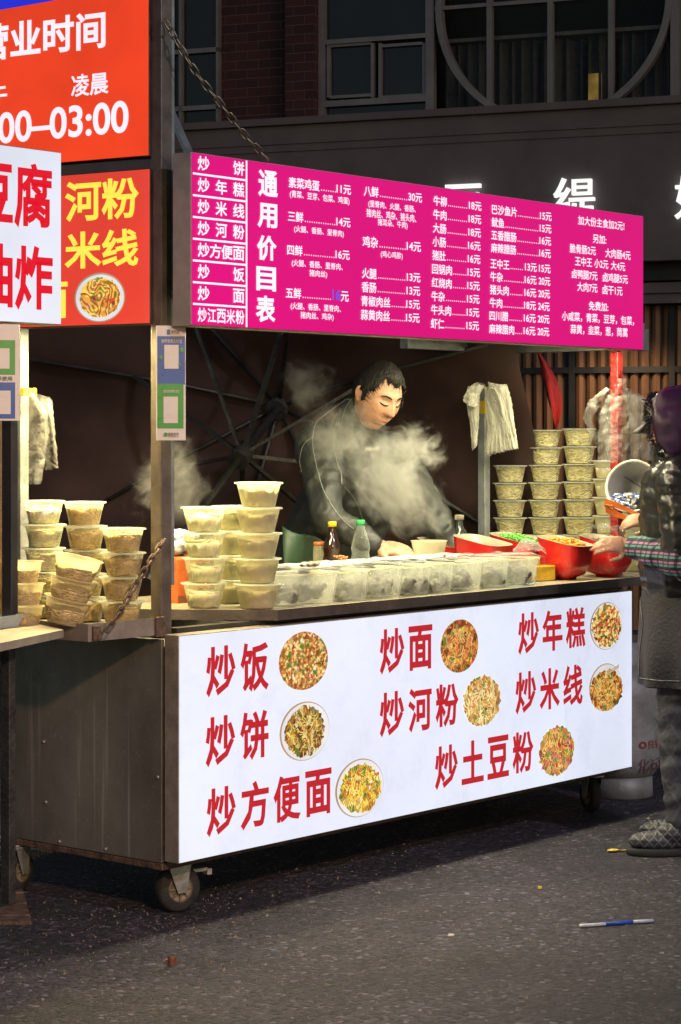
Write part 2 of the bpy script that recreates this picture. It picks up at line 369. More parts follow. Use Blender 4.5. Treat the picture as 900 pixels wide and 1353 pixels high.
class Plane:
    """upright flat sheet: u runs from A along d, z is height, n points out of its printed face"""
    def __init__(s, A, d, out):
        s.A = Vector((A[0], A[1], 0)); s.d = Vector((d[0], d[1], 0)).normalized()
        s.n = Vector((s.d.y, -s.d.x, 0)); 
        if s.n.dot(Vector((out[0], out[1], 0))) < 0: s.n = -s.n
    def u(s, px):
        r = ray(px, HOR); # solve A + d u = CAM + r t
        dx, dy = s.d.x, s.d.y; bx, by = CAM.x - s.A.x, CAM.y - s.A.y
        det = dx * -r.y + r.x * dy
        return (bx * -r.y + r.x * by) / det
    def z(s, px, py):
        p = s.A + s.d * s.u(px); f = (p - CAM).dot(FW); return CH + (HOR - py) / FPX * f
    def p(s, u, z, off=0): q = s.A + s.d * u + s.n * off; return Vector((q.x, q.y, z))
    def text(s, mb, body, u0, u1, z0, z1, off=.003, bold=.02, mi=0, keep=False):
        vs, fs = glyphs(body, bold)
        if not vs: return
        xs = [v[0] for v in vs]; ys = [v[1] for v in vs]; a, b, c, d = min(xs), max(xs), min(ys), max(ys)
        if keep: c, d = -.1, .83
        f = lambda v: s.p(u0 + (v[0] - a) / (b - a) * (u1 - u0), z0 + (v[1] - c) / (d - c) * (z1 - z0), off)
        flip = (s.d.cross(Vector((0, 0, 1)))).dot(s.n) < 0
        mb.add([f(v) for v in vs], [tuple(reversed(q)) if flip else q for q in fs], mi)
    def tpx(s, mb, body, x0, x1, yt, yb, ref=None, **kw):
        ref = x0 if ref is None else ref
        s.text(mb, body, s.u(x0), s.u(x1), s.z(ref, yb), s.z(ref, yt), **kw)
    def boxuz(s, mb, u0, u1, z0, z1, o0, o1, mi=0):
        P = [s.p(u, z, o) for o in (o0, o1) for u, z in ((u0, z0), (u1, z0), (u1, z1), (u0, z1))]
        mb.add(P, [(0, 1, 2, 3), (7, 6, 5, 4), (0, 4, 5, 1), (1, 5, 6, 2), (2, 6, 7, 3), (3, 7, 4, 0)], mi)
        return mb
    def quad(s, mb, u0, u1, z0, z1, o, mi=0):
        mb.add([s.p(u0, z0, o), s.p(u1, z0, o), s.p(u1, z1, o), s.p(u0, z1, o)], [(0, 1, 2, 3)], mi)
    def disc(s, mb, u, z, r, o, mi=0, rz=None, n=40, wob=0, seed=0):
        rz = rz or r
        P = [s.p(u + r * math.cos(2 * PI * i / n) * (1 + wob * (noise.noise(Vector((i * .9, seed, 0))))), z + rz * math.sin(2 * PI * i / n) * (1 + wob * (noise.noise(Vector((i * .9, seed, 0))))), o) for i in range(n)]
        mb.add(P, [tuple(range(n))], mi)

# ================================================================== SETTING
def asphalt():
    m, t, b = new_mat('asphalt'); N = t.nodes.new; L = t.links.new
    tc = N('ShaderNodeTexCoord')
    n1 = N('ShaderNodeTexNoise'); n1.inputs['Scale'].default_value = 1.6; n1.inputs['Detail'].default_value = 6; n1.inputs['Roughness'].default_value = .65; L(tc.outputs['Object'], n1.inputs['Vector'])
    v = N('ShaderNodeTexVoronoi'); v.inputs['Scale'].default_value = 70; L(tc.outputs['Object'], v.inputs['Vector'])
    n2 = N('ShaderNodeTexNoise'); n2.inputs['Scale'].default_value = 120; n2.inputs['Detail'].default_value = 5; n2.inputs['Roughness'].default_value = .8; L(tc.outputs['Object'], n2.inputs['Vector'])
    r = N('ShaderNodeValToRGB'); r.color_ramp.elements[0].position = .34; r.color_ramp.elements[0].color = (.015, .013, .020, 1)
    r.color_ramp.elements[1].position = .72; r.color_ramp.elements[1].color = (.070, .062, .088, 1); L(n1.outputs[0], r.inputs[0])
    sp = N('ShaderNodeSeparateColor'); L(v.outputs['Color'], sp.inputs[0])
    r2 = N('ShaderNodeValToRGB'); r2.color_ramp.elements[0].position = .0; r2.color_ramp.elements[0].color = (.16, .16, .17, 1)
    r2.color_ramp.elements[1].position = .93; r2.color_ramp.elements[1].color = (1.7, 1.65, 1.65, 1); q = r2.color_ramp.elements.new(1.0); q.color = (5.0, 4.8, 4.6, 1)
    L(sp.outputs[0], r2.inputs[0])
    mx = N('ShaderNodeMix'); mx.data_type = 'RGBA'; mx.blend_type = 'MULTIPLY'; mx.inputs[0].default_value = 1
    L(r.outputs[0], mx.inputs[6]); L(r2.outputs[0], mx.inputs[7]); L(mx.outputs[2], b.inputs['Base Color'])
    b.inputs['Roughness'].default_value = .62
    ad = N('ShaderNodeMath'); ad.operation = 'MULTIPLY_ADD'; ad.inputs[1].default_value = -.9; L(v.outputs['Distance'], ad.inputs[0]); L(n2.outputs[0], ad.inputs[2])
    bp = N('ShaderNodeBump'); bp.inputs['Strength'].default_value = 1; bp.inputs['Distance'].default_value = .014; L(ad.outputs[0], bp.inputs['Height']); L(bp.outputs[0], b.inputs['Normal'])
    return m
M['asphalt'] = asphalt()
mb = MB(); mb.add([(-60, -60, 0), (90, -60, 0), (90, 90, 0), (-60, 90, 0)], [(0, 1, 2, 3)])
tag(mb.build('road', 'asphalt'), kind='structure')
# loose grit on the asphalt
mb = MB()
for i in range(6500):
    p = Vector((random.uniform(-2.2, 3.6), random.uniform(-2.6, 1.0), 0)); s = random.uniform(.0015, .0042) * (1 if random.random() < .94 else 2)
    if random.random() < .4: p.x = random.gauss(-.2, .7); p.y = random.gauss(-.2, .5)
    q = [p + Vector((random.uniform(-1, 1) * s, random.uniform(-1, 1) * s, 0)) for _ in range(3)] + [p + Vector((0, 0, s))]
    mb.add(q, [(0, 1, 2), (0, 3, 1), (1, 3, 2), (2, 3, 0)])
tag(mb.build('grit', nmat('road_grit', (.30, .22, .15), .8, 0, .7, 30)), 'small bits of grit scattered over the asphalt', 'grit', kind='stuff')

# building front behind, seen almost square on, its right end nearer
th = math.radians(68.7)
dB = RT * math.sin(th) - FW * math.cos(th)
A0 = at(600, HOR, 15.0)
BF = Plane(A0, dB, -FW)
bu, bz = BF.u, BF.z
M['fascia'] = nmat('dark_fascia', (.15, .125, .135), .6, 0, .2, 3, .1, 30)
M['winframe'] = nmat('window_frame_grey', (.25, .24, .27), .5, .2, .2, 6)
M['glass_dark'] = nmat('dark_window_glass', (.012, .014, .018), .12, 0, .4, 1.5, spec=.6, rvar=.05)
M['curtain'] = nmat('grey_curtain', (.17, .18, .22), .85, 0, .3, 3, stretch=(1, 1, .15))
M['slat'] = nmat('brown_wood_slat', (.20, .095, .045), .5, 0, .5, 3, .3, 40, stretch=(6, 6, .4))
def brickmat():
    m, t, b = new_mat('dark_brick'); N = t.nodes.new; L = t.links.new
    tc = N('ShaderNodeTexCoord'); sx = N('ShaderNodeSeparateXYZ'); L(tc.outputs['Object'], sx.inputs[0])
    # brick pattern runs along the wall: use x+y as run, z as height
    ad = N('ShaderNodeMath'); ad.operation = 'SUBTRACT'; L(sx.outputs[0], ad.inputs[0]); L(sx.outputs[1], ad.inputs[1])
    cx = N('ShaderNodeCombineXYZ'); L(ad.outputs[0], cx.inputs[0]); L(sx.outputs[2], cx.inputs[1])
    br = N('ShaderNodeTexBrick'); br.inputs['Scale'].default_value = 4.6; br.inputs['Mortar Size'].default_value = .012; br.inputs['Brick Width'].default_value = 1.0; br.inputs['Row Height'].default_value = .3
    br.inputs['Color1'].default_value = (.075, .024, .026, 1); br.inputs['Color2'].default_value = (.042, .016, .019, 1); br.inputs['Mortar'].default_value = (.13, .095, .10, 1)
    L(cx.outputs[0], br.inputs['Vector']); L(br.outputs['Color'], b.inputs['Base Color']); b.inputs['Roughness'].default_value = .8
    bp = N('ShaderNodeBump'); bp.inputs['Strength'].default_value = .5; bp.inputs['Distance'].default_value = .01; bp.invert = True; L(br.outputs['Fac'], bp.inputs['Height']); L(bp.outputs[0], b.inputs['Normal'])
    return m
M['brick'] = brickmat()
bld = empty('shop_building', BF.p(0, 0, 0), 'dark brick building with big arched window above a black shop fascia behind the cart', 'building')
zf0, zf1 = bz(800, 352), bz(650, 157)          # fascia bottom and top
ua, ub = bu(-250), bu(1300)
mb = MB(); BF.boxuz(mb, ua, bu(425), zf1, 8.5, -.6, 0); mb.build('brick_wall', 'brick', bld)
mb = MB(); BF.boxuz(mb, bu(387), bu(425), zf1 + .003, 8.5, .002, .14); mb.build('brick_pier', 'brick', bld)
mb = MB(); BF.boxuz(mb, bu(900), ub, zf1, 8.5, -.6, -.02); mb.build('brick_wall', 'brick', bld)
mb = MB(); BF.boxuz(mb, bu(425), bu(900), zf1, 8.5, -.6, -.5); mb.build('dark_room', 'black', bld)
# fascia with ledges
mb = MB(); BF.boxuz(mb, ua, ub, zf0, zf1 - .02, -.4, .35); BF.boxuz(mb, ua, ub, zf1 - .02, zf1 + .03, -.4, .39)
mb.build('fascia', 'fascia', bld, .004)
for y in (186, 196): mb = MB(); BF.boxuz(mb, ua, ub, bz(650, y), bz(650, y) + .012, .351, .362); mb.build('fascia_ledge', 'fascia', bld)
mb = MB(); BF.boxuz(mb, ua, ub, bz(800, 375), zf0 - .002, -.4, .2); mb.build('lintel', 'black', bld)
mb = MB(); BF.boxuz(mb, ua, ub, bz(800, 404), bz(800, 377), -.4, .16); mb.build('sill_band', 'fascia', bld)
mb = MB(); BF.boxuz(mb, ua, ub, bz(800, 391), bz(800, 386), .161, .19); mb.build('sill_band', 'fascia', bld)
# left window in the brick wall
fr = MB()
for x0, x1, y0, y1 in ((229, 232, -60, 175), (241, 245, -60, 165), (290, 293, -60, 175), (229, 293, 66, 72), (229, 293, 141, 147)):
    BF.boxuz(fr, bu(x0), bu(x1), bz(260, y1), bz(260, y0), .003, .06)
w = fr.build('window', 'winframe', bld)
g = MB(); BF.boxuz(g, bu(230), bu(292), bz(260, 170), bz(260, -60), .001, .02); g.build('pane', 'glass_dark', w)
# big window: casement on the left
def ww(name, rects, depth=(.0, .06)):
    f = MB()
    for x0, x1, y0, y1 in rects:
        xm = (x0 + x1) / 2; BF.boxuz(f, bu(x0), bu(x1), bz(xm, y1), bz(xm, y0), *depth)
    return f
w = ww('window', [(425, 433, -90, 170), (566, 577, -90, 165), (433, 566, 50, 56), (433, 566, 131, 139)]).build('window', 'winframe', bld)
for k, (x0, x1) in enumerate(((435, 497), (503, 565))):
    y0, y1 = (58, 130)
    ww('c', [(x0, x0 + 4, y0, y1), (x1 - 4, x1, y0, y1), (x0 + 4, x1 - 4, y0, y0 + 4), (x0 + 4, x1 - 4, y1 - 4, y1)], (-.01, .045)).build('sash', 'winframe', w)
    ww('g', [(x0 + 4, x1 - 4, y0 + 4, y1 - 4)], (.005, .012)).build('pane', 'glass_dark', w)
for r_ in ((434, 565, -90, 50), (434, 565, 139, 168)): ww('g', [r_], (.005, .012)).build('pane', 'glass_dark', w)
# arched part: round frame ring, mullions, transoms, curtain behind glass
arch = MB(); cu, cz, Rr = bu(733), bz(733, 4), (bu(889) - bu(577)) / 2
ring = []
for i in range(73):
    a = 2 * PI * i / 72; o = []
    for rr, of in ((Rr, .01), (Rr, .08), (Rr - .045, .08), (Rr - .045, .01)): o.append(BF.p(cu + rr * math.cos(a), cz + rr * math.sin(a), of))
    ring.append(o)
arch.rings(ring, 0, False, False, False)
w = arch.build('arched_window', 'winframe', bld)
for x in (650, 730, 810): ww('m', [(x - 3.5, x + 3.5, -90, 162)], (.012, .06)).build('mullion', 'winframe', w)
ww('m', [(889, 901, -90, 155)], (.0, .07)).build('mullion', 'winframe', w)
ww('m', [(577, 889, -1, 4)], (.012, .055)).build('transom', 'winframe', w)
ww('m', [(577, 889, 41, 46)], (-.06, -.03)).build('curtain_rail', 'winframe', w)
ww('g', [(577, 889, -90, 165)], (-.02, -.012)).build('pane', nmat('window_glass_front', (.02, .022, .028), .1, 0, .3, 1, spec=.5, rvar=.04) if False else plastic('dusk_glass', (.03, .032, .04, 1), .92, .08, 0), w)
cu_ = MB(); rows = []
for k in range(241):
    u = bu(580) + (bu(888) - bu(580)) * k / 240; o = -.16 + .035 * math.sin(k * .55) + .02 * math.sin(k * .23 + 1)
    if 128 < k < 150 or 176 < k < 179: o -= .12
    rows.append([BF.p(u, bz(733, 170), o), BF.p(u, bz(733, 46), o)])
cu_.rings(rows, 0, False, False, True, closed=False); cu_.build('curtain', 'curtain', w)
# warm lit bits reflecting in the window, put in as glowing strips
M['glow_yellow'] = lit('glow_strip', rgb(150, 120, 55), .62, .5, 7); 
for a_, b_ in ((771, 789), (800, 803)): lm = MB(); BF.boxuz(lm, bu(a_), bu(b_), bz(780, 146), bz(780, 93), -.13, -.125); lm.build('glow_strip', 'glow_yellow', w)
# shop wall of upright wood slats with black grid strips
zt = bz(800, 405)
mb = MB(); BF.boxuz(mb, ua, ub, .15, zt, -.3, 0); mb.build('back_board', 'black', bld)
u = bu(560); k = 0
xs_grid = [758 - 132, 758, 890]
while u < bu(960):
    x_in = [abs(u - bu(x)) < .035 for x in xs_grid]
    if not any(x_in):
        mb = MB(); P = []
        for zz in (.16, bz(800, 489) - .02): P.append([BF.p(u - .031, zz, .001), BF.p(u - .024, zz, .02), BF.p(u, zz, .034), BF.p(u + .024, zz, .02), BF.p(u + .031, zz, .001)])
        mb.rings(P, 0, True, True, False); mb.build('slat', 'slat', bld)
        mb = MB(); P = []
        for zz in (bz(800, 489) + .02, zt - .003): P.append([BF.p(u - .031, zz, .001), BF.p(u - .024, zz, .02), BF.p(u, zz, .034), BF.p(u + .024, zz, .02), BF.p(u + .031, zz, .001)])
        mb.rings(P, 0, True, True, False); mb.build('slat', 'slat', bld)
    u += .074
mb = MB(); BF.boxuz(mb, bu(560), bu(960), bz(800, 489) - .02, bz(800, 489) + .02, .001, .05); mb.build('grid_bar', 'black', bld)
for x in xs_grid: mb = MB(); BF.boxuz(mb, bu(x) - .02, bu(x) + .02, .16, zt - .004, .002, .052); mb.build('grid_bar', 'black', bld)
mb = MB(); BF.boxuz(mb, ua, bu(560) - .01, .16, zt - .01, .001, .05); mb.build('door_panel', 'glass_dark', bld)
lp = BF.p(bu(830), zt - .05, .5)
lamp('SPOT', 'shop_downlight', lp, BF.p(bu(830), .3, .05), 60, (1, .72, .42), spot_size=math.radians(120), spot_blend=.8, shadow_soft_size=.08)
mb = MB(); mb.lathe([(.05, .0), (.05, .05)], lp + Vector((0, 0, .01)), 16, 0, True, True); mb.build('downlight', 'galv', bld)
BL = Plane(A0 - FW * .42, dB, -FW)
# glowing shop letters standing off the fascia
for ch, x0, x1, y0, y1, lb in (('丽', 588, 634, 244, 300, 'white glowing shop character mostly hidden behind the magenta menu board'),
                          ('缇', 731, 786, 235, 292, 'white glowing shop character standing clear above the magenta board on the fascia'),
                          ('好', 891, 946, 232, 289, 'white glowing shop character cut off at the right edge of the photo')):
    mb = MB(); BL.tpx(mb, ch, x0, x1, y0, y1, off=0, bold=.006)
    n0 = len(mb.v); fr_ = list(mb.f); back = [Vector(v) - BF.n * .04 for v in mb.v]
    mb.add(back, [tuple(reversed(f)) for f in fr_])
    ed = {}
    for f in fr_:
        for a, b in zip(f, f[1:] + f[:1]): ed[(a, b)] = ed.get((a, b), 0) + 1
    for (a, b) in list(ed):
        if (b, a) not in ed: mb.f.append((b, a, a + n0, b + n0)); mb.m.append(0); mb.sm.append(False)
    o = mb.build('shop_letter', 'glow'); tag(o, lb, 'shop sign', 'glowing characters of the shop name')

# pavement in front of the shop
mb = MB(); BF.boxuz(mb, ua, ub, 0.002, .13, .0, 2.2); tag(mb.build('pavement', nmat('paving', (.09, .085, .08), .8, 0, .4, 4, .3, 40)), kind='structure')

# big parasol lying on its side behind the stall, underside towards us
M['parasol'] = nmat('maroon_parasol_cloth', (.095, .052, .044), .55, 0, .4, 1.6, .35, 7, col2=(.042, .024, .022), rvar=.2)
C = at(370, 535, 9.6); ax = (RT * -.33 + Vector((0, 0, -.48)) - FW * .813).normalized()
e1 = ax.cross(Vector((0, 0, 1))).normalized(); e2 = e1.cross(ax).normalized()
par = empty('parasol', (C.x, C.y, 0), 'large dark maroon parasol tipped on its side behind the cook, ribs showing', 'parasol')
RP = 1.36
def pp(a, rho, dz=0):
    return C + ax * (.42 * (rho / RP) ** 1.25 + dz) + (e1 * math.cos(a) + e2 * math.sin(a)) * rho
mb = MB(); rows = []
for i in range(19):
    rho = .03 + (RP - .03) * i / 18; ring = []
    for j in range(96):
        a = 2 * PI * j / 96; k = ((a - .393) / (PI / 4)) % 1
        sag = math.cos(PI / 8) / math.cos((k - .5) * PI / 4) if True else 1
        q = pp(a, rho * (.35 + .65 * sag if rho < .4 else sag), -.035 * math.sin(PI * k) * rho)
        q += ax * .012 * noise.noise(q * 5) + ax * .03 * noise.noise(q * 1.7)
        ring.append(q)
    rows.append(ring)
mb.rings(rows, 0, False, False, True); o = mb.build('canopy', 'parasol', par)
RUN = C + ax * .45 ; 
for k in range(8):
    a = k * PI / 4 + .393
    mb = MB(); mb.tube([pp(a, .02, .012), pp(a, .5, .014), pp(a, RP * .98, .016)], .009, 6); mb.build('rib', 'dark_steel', par)
    mb = MB(); mb.bar(RUN, pp(a, .62, .02), .022, .014); mb.build('strut', 'dark_steel', par)
mb = MB(); mb.tube([C - ax * .06, C + ax * 1.45], .019, 12); mb.build('pole', 'dark_steel', par)
mb = MB(); mb.tube([RUN - ax * .05, RUN + ax * .05], .045, 14); mb.build('runner', 'rubber', par)
mb = MB(); mb.tube([C - ax * .02, C + ax * .05], .05, 14); mb.build('hub', 'rubber', par)
M['red_cloth'] = nmat('red_cloth', (.42, .02, .02), .75, 0, .3, 6, .2, 40)
mb = MB(); rows = []
for i in range(9):
    t = i / 8; y = 462 + t * 108; xl = 709 + t * 26; wd = (20 * math.sin(min(1, t * 1.35) * PI * .62) + 1) * (1 - t ** 4)
    rows.append([at(xl + wd * s / 4 * 1.0, y, 9.15 + .03 * math.sin(s * 1.7 + t * 5)) for s in range(5)])
mb.rings(rows, 0, False, False, True, closed=False); o = mb.build('valance', 'red_cloth', par)
sm = o.modifiers.new('t', 'SOLIDIFY'); sm.thickness = .003

# ================================================================== CART
cart = empty('food_cart', (1.24, .4, 0), 'stainless steel street food cart on castors with stacked tubs and a long counter', 'food cart')
def steel_panel_mat():
    m = nmat('scuffed_steel_panel', (.28, .27, .24), .34, .6, .45, 2.2, .12, 18, stretch=(1, 1, .6), col2=(.14, .135, .12), rvar=.12)
    t = m.node_tree; b = t.nodes['Principled BSDF']; N = t.nodes.new; L = t.links.new
    tc = N('ShaderNodeTexCoord'); mp = N('ShaderNodeMapping'); mp.inputs['Scale'].default_value = (34, 34, 1.0); L(tc.outputs['Object'], mp.inputs[0])
    n = N('ShaderNodeTexNoise'); n.inputs['Scale'].default_value = 1; n.inputs['Detail'].default_value = 3; L(mp.outputs[0], n.inputs['Vector'])
    n3 = N('ShaderNodeTexNoise'); n3.inputs['Scale'].default_value = 85; n3.inputs['Detail'].default_value = 4; L(tc.outputs['Object'], n3.inputs['Vector'])
    r = N('ShaderNodeValToRGB'); r.color_ramp.elements[0].position = .63; r.color_ramp.elements[0].color = (0, 0, 0, 1); r.color_ramp.elements[1].position = .80; r.color_ramp.elements[1].color = (.26, .26, .24, 1)
    r3 = N('ShaderNodeValToRGB'); r3.color_ramp.elements[0].position = .6; r3.color_ramp.elements[0].color = (0, 0, 0, 1); r3.color_ramp.elements[1].position = .75; r3.color_ramp.elements[1].color = (.09, .09, .08, 1)
    L(n.outputs[0], r.inputs[0]); L(n3.outputs[0], r3.inputs[0])
    src = b.inputs['Base Color'].links[0].from_socket
    a1 = N('ShaderNodeMix'); a1.data_type = 'RGBA'; a1.blend_type = 'ADD'; a1.inputs[0].default_value = 1; L(src, a1.inputs[6]); L(r.outputs[0], a1.inputs[7])
    a2 = N('ShaderNodeMix'); a2.data_type = 'RGBA'; a2.blend_type = 'ADD'; a2.inputs[0].default_value = 1; L(a1.outputs[2], a2.inputs[6]); L(r3.outputs[0], a2.inputs[7])
    L(a2.outputs[2], b.inputs['Base Color'])
    return m
M['panel'] = steel_panel_mat()
YB = .74; XR = 2.60
mb = MB(); mb.box((0, .074, .172), (.012, YB, .84)); mb.build('side_panel', 'panel', cart, .002)
mb = MB(); mb.box((XR - .11, .074, .172), (XR - .1, YB, .84)); mb.build('side_panel', 'panel', cart)
mb = MB(); mb.box((.012, YB - .012, .172), (XR - .11, YB, .84)); mb.build('back_panel', 'panel', cart)
mb = MB(); mb.box((.012, .08, .19), (XR - .11, YB - .014, .2)); mb.build('bottom_panel', 'panel', cart)
mb = MB()
for y in (.072, YB - .03): mb.box((.0, y, .15), (XR - .1, y + .03, .171))
for x in (.0, XR - .13): mb.box((x, .103, .151), (x + .03, YB - .031, .170))
mb.build('chassis', 'rusty', cart, .002)
for p in (onX(58, 980, 0), onX(61, 1060, 0), onX(79, 1112, 0), onX(140, 1122, 0), onX(209, 1027, 0)): mb = MB(); mb.ball(Vector((-.002, p.y, p.z)), (.004, .006, .006), n=8, m=5); mb.build('rivet', 'alu', cart)
# inner deck and worktop board
mb = MB(); mb.box((.012, .08, .80), (XR - .12, YB - .014, .815)); mb.build('deck', 'steel', cart)
mb = MB(); poly = [(.443, .004), (XR + .02, .004), (XR + .02, YB), (.16, YB), (.16, .40), (.248, .28)]
zt0, zt1 = .872, .905
n = len(poly); mb.add([(x, y, zt1) for x, y in poly], [tuple(range(n))], 0); mb.add([(x, y, zt0) for x, y in poly], [tuple(reversed(range(n)))], 1)
mb.add([(x, y, z) for z in (zt0, zt1 - .0) for x, y in poly], [(i, (i + 1) % n, (i + 1) % n + n, i + n) for i in range(n)], 1)
mb.build('worktop', ['board', 'board_edge'], cart)
for b_ in (((.05, .06, .858), (XR - .1, .1, .871)), ((.2, .6, .816), (XR - .15, .64, .871)), ((.3, .1, .82), (.34, .6, .871)), ((.06, .45, .816), (.29, .59, .83))): mb = MB(); mb.box(*b_); mb.build('frame_rail', 'dark_steel', cart)
# corner posts
def post(x, y, z0, z1, w=.04, mat='post_brown', nm='post'):
    mb = MB(); mb.box((x, y, z0), (x + w, y + w, z1)); return mb.build(nm, mat, cart, .003)
post(.001, .076, .842, 3.1, .045); 
mb = MB(); mb.box((.046, .077, 1.0), (.058, .12, 3.1)); mb.build('post_flange', 'galv', cart)
post(.0, YB - .04, .842, 2.3, .036, 'galv'); post(2.47, YB - .05, .906, 1.80, .036, 'galv')
pr = post(2.55, .11, .906, 1.775, .036, 'red_wrap', 'red_taped_post')
mb = MB(); p0 = at(231, 160, 6.9); p1 = at(250, 203, 6.75); mb.bar(p0 + (p0 - p1) * .6, p1 + (p1 - p0) * .5, .02, .02); mb.build('brace', 'galv', cart)
# roof over the stall with the lamp tubes beneath (above the lower edge of the board)
mb = MB(); mb.box((.05, .02, 1.86), (XR, YB, 1.885)); mb.build('roof', 'galv', cart)
for b_ in (((1.97, YB - .05, 1.785), (XR + .1, YB - .01, 1.822)), ((.05, -.0, 1.775), (XR, .03, 1.86)), ((2.5, .03, 1.78), (2.56, YB - .05, 1.81))): mb = MB(); mb.box(*b_); mb.build('roof_beam', 'galv', cart, .002)
M['tube_glow'] = lit('tube_lamp_glow', (1, .95, .72, 1), 8, .01)
for y in (.10,):
    f = MB(); f.box((.12, y - .02, 1.84), (2.4, y + .04, 1.858)); fx = f.build('lamp_fitting', 'white_plastic', cart)
    f = MB(); f.tube([(.14, y + .01, 1.826), (2.38, y + .01, 1.826)], .012, 10); f.build('lamp_tube', 'tube_glow', fx)
# fold-out shelves at both ends
mb = MB(); mb.box((-.30, .07, .855), (-.002, .073, .906)); mb.box((-.304, .07, .855), (-.30, .72, .906)); mb.box((-.30, .717, .855), (-.002, .72, .906))
mb.box((-.299, .074, .878), (-.003, .716, .888)); mb.build('side_shelf', ['alu'], cart)
for b_ in (((-.035, .06, .85), (.0, .069, .91)), ((-.29, .06, .858), (-.26, .069, .90))): mb = MB(); mb.box(*b_); mb.build('shelf_bracket', 'rusty', cart, .002)
mb = MB(); mb.box((XR + .021, .1, .88), (XR + .45, .8, .904)); mb.build('side_shelf', ['alu'], cart)
# castors
def castor(x, y, yaw, s=1.0):
    R3 = Matrix.Rotation(yaw, 3, 'Z'); o = Vector((x, y, 0))
    def T(m): m.v = [tuple(R3 @ (Vector(v) * s) + o) for v in m.v]; return m
    Ry = Matrix.Rotation(PI / 2, 3, 'X')
    m = MB()
    for sy in (-.03, .026):
        m.add([(-.045, sy, .14), (.03, sy, .14), (.014, sy, .055), (-.012, sy, .055), (-.045, sy + .004, .14), (.03, sy + .004, .14), (.014, sy + .004, .055), (-.012, sy + .004, .055)],
              [(0, 3, 2, 1), (4, 5, 6, 7), (0, 1, 5, 4), (1, 2, 6, 5), (2, 3, 7, 6), (3, 0, 4, 7)])
    m.box((-.05, -.034, .138), (.035, .034, .146)); m.lathe([(.028, .1462), (.028, .1495)], (-.01, 0, 0), 16, 0, True, True)
    m.box((.02, -.012, .105), (.09, .012, .115)); m.box((.085, -.018, .095), (.1, .018, .112)); c = T(m).build('castor', 'galv', cart, .0015)
    m = MB(); m.lathe([(.035, -.02), (.056, -.02), (.064, -.014), (.066, 0), (.064, .014), (.056, .02), (.035, .02)], (0, 0, .066), 28, R=Ry); T(m).build('tyre', 'rubber', c)
    m = MB(); m.lathe([(.012, -.017), (.03, -.015), (.037, -.021), (.037, .021), (.03, .015), (.012, .017)], (0, 0, .066), 28, R=Ry)
    for k in range(8):
        a = k * PI / 4; m.bar((.011 * math.cos(a), -.018, .066 + .011 * math.sin(a)), (.034 * math.cos(a), -.018, .066 + .034 * math.sin(a)), .006, .004)
    m.lathe([(.001, -.026), (.011, -.026), (.011, .026), (.001, .026)], (0, 0, .066), 12, R=Ry); T(m).build('rim', 'castor_rim', c)
    return c
M['castor_rim'] = nmat('castor_rim', (.24, .20, .13), .6, .3, .5, 60)
castor(.125, .13, math.radians(-18), 1.1); castor(2.42, .15, math.radians(60)); castor(.02, .735, .2); castor(2.42, .66, .3)

# chains
def chain(name, pts, wire, pitch, parent, mat='chain'):
    path = smooth_path(pts, 30); L = [0]
    for a, b in zip(path, path[1:]): L.append(L[-1] + (b - a).length)
    n = int(L[-1] / pitch); j = 0
    for i in range(n):
        d = (i + .5) * pitch
        while L[j + 1] < d: j += 1
        t = (path[j + 1] - path[j]).normalized(); c = path[j].lerp(path[j + 1], (d - L[j]) / (L[j + 1] - L[j]))
        s1 = t.cross(Vector((0, 0, 1))).normalized(); s2 = t.cross(s1).normalized()
        ang = .6 + (PI / 2 if i % 2 else 0); sd = s1 * math.cos(ang) + s2 * math.sin(ang)
        a_, b_ = pitch * .5 + wire * 1.9, pitch * .30
        P = []
        for k in range(12):
            q = 2 * PI * k / 12; xx = math.cos(q); P.append(c + t * (a_ - b_) * (1 if xx > .01 else -1 if xx < -.01 else 0) * 1 + t * b_ * xx + sd * b_ * math.sin(q))
        m = MB(); m.tube(P, wire, 5, closed=True); m.build('chain_link', mat, parent)
ch1 = empty('chain', at(360, 215, 6.75), 'steel chain running from the tall post down to the top of the magenta menu board', 'chain')
chain('c', [at(218, 26, 6.53), at(238, 62, 6.53), at(262, 100, 6.55), at(290, 135, 6.58), at(325, 180, 6.63), at(358, 214, 6.68)], .0026, .031, ch1)
ch2 = empty('chain', at(140, 838, 6.3), 'rusty chain holding up the side shelf from the corner post', 'chain')
chain('c', [at(216, 714, 6.52), at(205, 732, 6.47), at(182, 768, 6.40), at(160, 806, 6.33), at(140, 836, 6.30)], .0034, .026, ch2, 'rusty')
# ================================================================== SIGNS
def sign_box(name, pl, u0, u1, z0, z1, depth, sheet, case, label, cat='sign'):
    s = empty(name, pl.p((u0 + u1) / 2, z0, -depth / 2), label, cat)
    mb = MB(); pl.boxuz(mb, u0, u1, z0, z1, -depth, -.004); mb.build('casing', case, s, .002)
    mb = MB(); pl.boxuz(mb, u0 + .003, u1 - .003, z0 + .003, z1 - .003, -.0035, 0); mb.build('sheet', sheet, s)
    return s
def letter(s, pl, body, x0, x1, yt, yb, mat, ref=None, bold=.028, off=.0025):
    mb = MB(); pl.tpx(mb, body, x0, x1, yt, yb, ref=ref, off=off, bold=bold); return mb.build('lettering', mat, s)

